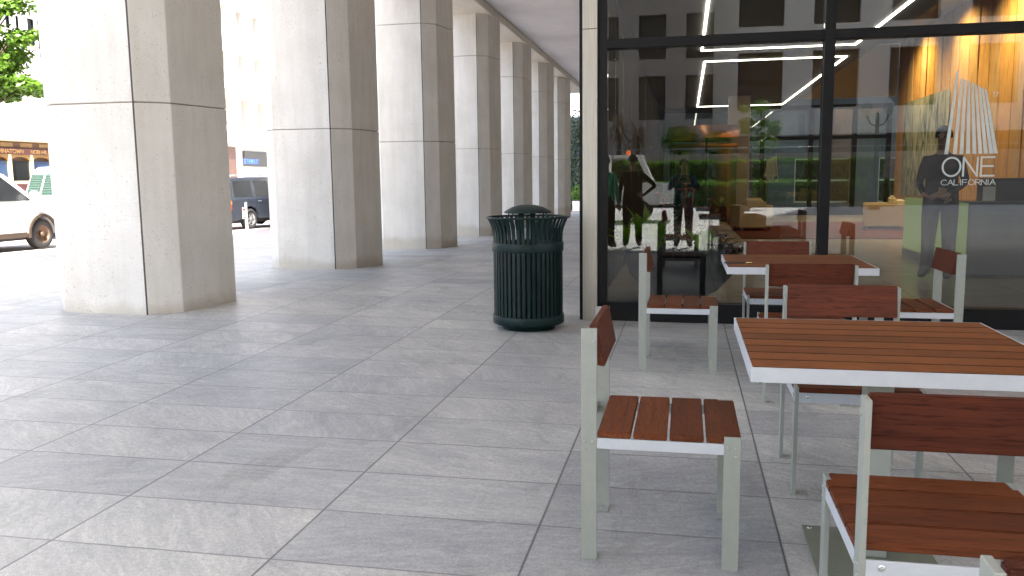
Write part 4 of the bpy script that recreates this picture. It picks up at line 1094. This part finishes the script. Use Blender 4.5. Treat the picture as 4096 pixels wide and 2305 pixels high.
t0 = at_x(870+290/2.788, 450+570/2.788, FX+.23); t1 = at_x(870+455/2.788, 450+570/2.788, FX+.23); th_ = at_x(870+290/2.788, 450+522/2.788, FX+.23)
mb = MB(); letters(mb, 'TERMINUS', (.225, t0.y-55, t0.z), (0, 1, 0), (0, 0, 1), th_.z-t0.z, t1.y-t0.y, .038, N=(1, 0, 0), d=.02); mb.build('shop_lettering', M['blueneon'], b2)
# end of the arcade: ivy clad trellis wall, planter
iv = empty('ivy_wall', (-1, 46, 0), 0, 'dark ivy covered wall beyond the far end of the arcade', 'ivy wall')
MB().box(-12, 6, .3, .5, -.6, 4.6).build('wall', M['bluewall'], iv)
mb = MB(); rnd = random.Random(9)
for _ in range(9000):
    x, z = rnd.uniform(-8.5, -1.5), rnd.uniform(-.4, 4.55+.5*math.sin(rnd.random()*9)*rnd.random()); y = rnd.uniform(-.05, .3)
    a = Vector((rnd.gauss(0, 1), rnd.gauss(0, .4), rnd.gauss(0, 1))).normalized()*.07; b = a.cross(Vector((rnd.gauss(0, .4), 1, 0))).normalized()*.05
    p = Vector((x, y, z)); mb.quad(p-a, p-b, p+a, p+b)
mb.build('foliage', M['ivy'], iv)
pl = empty('planter_box', (-5.6, 44.9, zf(0, 44)), 0, 'white box planter with a green shrub at the far end of the arcade', 'planter')
MB().box(-.3, .3, -.3, .3, 0, .55).build('box', M['white'], pl, .01)
mb = MB(); leaf_blob(mb, (0, 0, .95), (.42, .42, .5), 500, .07, random.Random(2)); mb.build('shrub', M['hedge'], pl)
b3 = empty('distant_building', (2, 75, 0), 0, 'pale sunlit building far beyond the end of the arcade', 'building')
facade(b3, (-22, 0, -3), (1, 0, 0), (0, -1, 0), 60, 30, [(2+3*i, 3.4+3*i, 4+4*j, 6.2+4*j) for i in range(12) for j in range(5)], M['white'], .4)
# building seen through the far lobby glass
b4 = empty('neighbour_building', (4, 36, 0), 0, 'blue grey building beyond the far lobby glass', 'building')
facade(b4, (-4.9, 0, -1), (1, 0, 0), (0, -1, 0), 16, 6.4, [(2.2, 4.2, 1.2, 3.0), (5.2, 7.4, 1.2, 3.0), (8.4, 10.4, 1.2, 3.0)], M['bluewall'], .3)

# ================================================================== BEHIND THE CAMERA (seen in the glass)
FYM = FY+.02
def V_(px, py, yv): q = at_y(px, py, yv); return q.x, 2*FYM-yv, q.z      # mirror of a reflected point
def hedge(y, x0, x1, z0, z1, dep, label, seed, n):
    root = empty('hedge', ((x0+x1)/2, y, z0), 0, label, 'hedge', 'clipped hedges on the terrace')
    rnd = random.Random(seed); mb = MB(); hx = (x1-x0)/2
    MB().box(-hx+.05, hx-.05, -dep/2+.12, dep/2-.12, 0, z1-z0-.14).build('branches', M['bark'], root)
    for _ in range(n):
        x = rnd.uniform(-hx, hx); y_ = rnd.uniform(-dep/2, dep/2); z = rnd.uniform(0, z1-z0)+.05*noise.noise((x*2, y_, 1))
        if rnd.random() < .5: z = z1-z0-.16*rnd.random()+.20*noise.noise((x*1.7, y_*3, 0))
        elif rnd.random() < .7: y_ = dep/2*(1-.2*rnd.random())
        a = Vector((rnd.gauss(0, 1), rnd.gauss(0, 1), rnd.gauss(0, 1))).normalized()*.075; b = a.orthogonal().normalized()*.045
        p = Vector((x, y_, z)); mb.quad(p-a, p-b, p+a, p+b)
    mb.build('foliage', M['hedge'], root)
hedge(-22.0, -7, 8.5, .0, 1.08, .9, 'lower clipped green hedge seen reflected in the lobby glass', 11, 9000)
hedge(-24.4, -7, 8.5, .95, 2.02, .9, 'upper clipped green hedge seen reflected in the lobby glass', 12, 9000)
tr = empty('terrace_wall', (0, -25, 0), 0, 'stepped grey planter wall behind the hedges, reflected in the glass', 'wall')
MB().box(-14, 24, -.6, 1.6, 0, .95).build('lower_step', M['taupe'], tr, .02); MB().box(-14, 24, -4.5, -.61, 0, 2.35).build('upper_step', M['taupe'], tr, .02)
mb = MB().smooth(); mb.tube([(-14, -.7, 2.62), (24, -.7, 2.62)], .02, 6)
for k in range(20): mb.tube([(-13.5+k*2, -.7, 2.3), (-13.5+k*2, -.7, 2.62)], .015, 5)
mb.build('handrail', M['grey'], tr)
def dracaena(loc, h, label, seed):
    root = empty('dracaena', loc, 0, label, 'plant', 'dracaenas on the terrace'); rnd = random.Random(seed)
    MB().smooth().tube([(0, 0, 0), (.04, 0, h*.5), (0, 0, h)], [.12, .09, .07], 8).build('trunk', M['bark'], root)
    mb = MB().smooth()
    for _ in range(90):
        t = rnd.uniform(0, 6.28); e = rnd.uniform(-.5, 1.5); blade(mb, (0, 0, h+rnd.uniform(-.5, .1)), (math.cos(t), math.sin(t), 0), rnd.uniform(.8, 1.2), .10, .9-e*.4, 5, .15+e*.6)
    mb.build('leaves', M['drac'], root)
vx = V_(2475, 520, 43)[0]; dracaena((vx, -27.3, 2.35), 1.5, 'taller spiky dracaena on the terrace, reflected in the glass', 5)
vx = V_(2550, 560, 43)[0]; dracaena((vx, -27.4, 2.35), 1.0, 'shorter spiky dracaena on the terrace, reflected in the glass', 6)
rnd = random.Random(21)
for i, (x, r, l) in enumerate(((-.3, 1.0, 'bushy dark shrub beside the dracaenas on the terrace'), (1.5, .8, 'round grey green shrub in the middle of the terrace'), (3.6, .7, 'low bushy shrub at the right of the terrace'))):
    root = empty('shrub', (x, -27.3, 2.35), 0, l, 'shrub', 'shrubs on the terrace')
    mb = MB(); leaf_blob(mb, (0, 0, r*.7), (r, r*.8, r*.8), 1500, .10, rnd, 1, .3); mb.build('foliage', M['leaf'], root); MB().smooth().tube([(0, 0, 0), (0, 0, r*.6)], .05, 6).build('stem', M['bark'], root)
# white utility truck
ut = empty('utility_truck', (-5.62, -10.2, 0), R_(0), 'white utility truck with an orange beacon, reflected in the glass', 'truck')
MB().prism([(0, .5), (4.6, .5), (5.3, .55), (5.35, 1.05), (4.9, 1.15), (0, 1.15)], -.85, .85, 1).build('body', M['wpaint'], ut, .04, seg=2)
for a, b in ((2.1, 2.2), (3.25, 3.33)):
    for s in (-1, 1): MB().box(a, b, *sorted((s*.80, s*.74)), 1.151, 1.88).build('cab_post', M['wpaint'], ut)
for s in (-1, 1): MB().prism([(4.55, 1.151), (4.68, 1.151), (4.35, 1.88), (4.22, 1.88)], *sorted((s*.80, s*.74)), 1).build('windscreen_post', M['wpaint'], ut)
MB().box(2.05, 4.40, -.83, .83, 1.881, 1.97).build('roof', M['wpaint'], ut, .04, seg=2)
MB().smooth().lathe([(.07, 0), (.07, .10), (.045, .14), (0, .15)], (3.9, 0, 1.972), seg=14).build('beacon', M['orange'], ut)
for y in (-.82, .82):
    for x in (.9, 4.3): MB().smooth().lathe([(0, -.1), (.30, -.1), (.33, -.06), (.33, .06), (.30, .1), (0, .1)], (x, y, .33), 22, 'y').build('wheel', M['tyre'], ut)
# reflected buildings
b5 = empty('taupe_tower', (-6, -40, 0), 0, 'taupe tower with square dark windows, reflected in the lobby glass', 'building')
ops = []; 
for col_ in range(-2, 2):
    for row in range(7):
        x0_, _, z1_ = V_(2557, 60, 56); x1_ = V_(2665, 60, 56)[0]
        dx = (x1_-x0_)*1.75
        z0b = V_(2557, 483, 56)[2]; 
        ops.append((x0_+col_*dx+12, x1_+col_*dx+12, z0b+row*3.8+3, z0b+row*3.8+2.75+3))
facade(b5, (-6, 0, -3), (1, 0, 0), (0, 1, 0), 13.1, 40, ops, M['taupe'], .5, 'dark')
b6 = empty('beige_building', (12, -42, 0), 0, 'broad beige building with a dark ground floor, reflected in the lobby glass', 'building')
ops = [(1.6+i*4.6, 4.4+i*4.6, 5.6+3+5.2*j, 9.2+3+5.2*j) for i in range(8) for j in range(3)] + [(1.0+i*4.6, 4.9+i*4.6, 3.05, 6.6) for i in range(8)]
facade(b6, (-10.4, 0, -3), (1, 0, 0), (0, 1, 0), 40, 26, ops, M['cream'], .7, 'dark')
MB().box(-10.3, 29.5, .005, .35, 0, 3.9).build('dark_shopfront', M['dark'], b6)
MB().box(2.2, 30, -12, -.5, 23.1, 62).build('added_shade_block', M['cream'], b6)  # high block out of view, added to cast shade over the plaza's right side
# street lamp
lx = V_(3505, 600, 34); lp = empty('street_lamp', (lx[0], lx[1], 0), 0, 'dark cast iron street lamp with two globes, reflected in the glass', 'street lamp')
MB().smooth().lathe([(.22, 0), (.20, .3), (.09, .6), (.07, 3.3), (.05, 3.6), (0, 3.65)], seg=16).build('pole', M['frame'], lp)
for s in (-1, 1):
    a = MB().smooth().tube([(0, 0, 3.1), (s*.25, 0, 3.2), (s*.38, 0, 3.5)], .03, 8).build('arm', M['frame'], lp)
    MB().smooth().lathe([(.05, 0), (.16, .15), (.19, .32), (.12, .48), (.03, .6), (0, .62)], (s*.38, 0, 3.5), seg=14).build('globe', M['paleglass'], lp)
tree('plaza_tree', (V_(3000, 600, 36)[0], 2*FYM-36, 0), (2.6, .10), [((0, 0, 1.0), (.8, .8, .9)), ((.5, .2, .4), (.6, .6, .6))], 'slim young tree at the right of the plaza, reflected in the glass', 8, 300, .07)
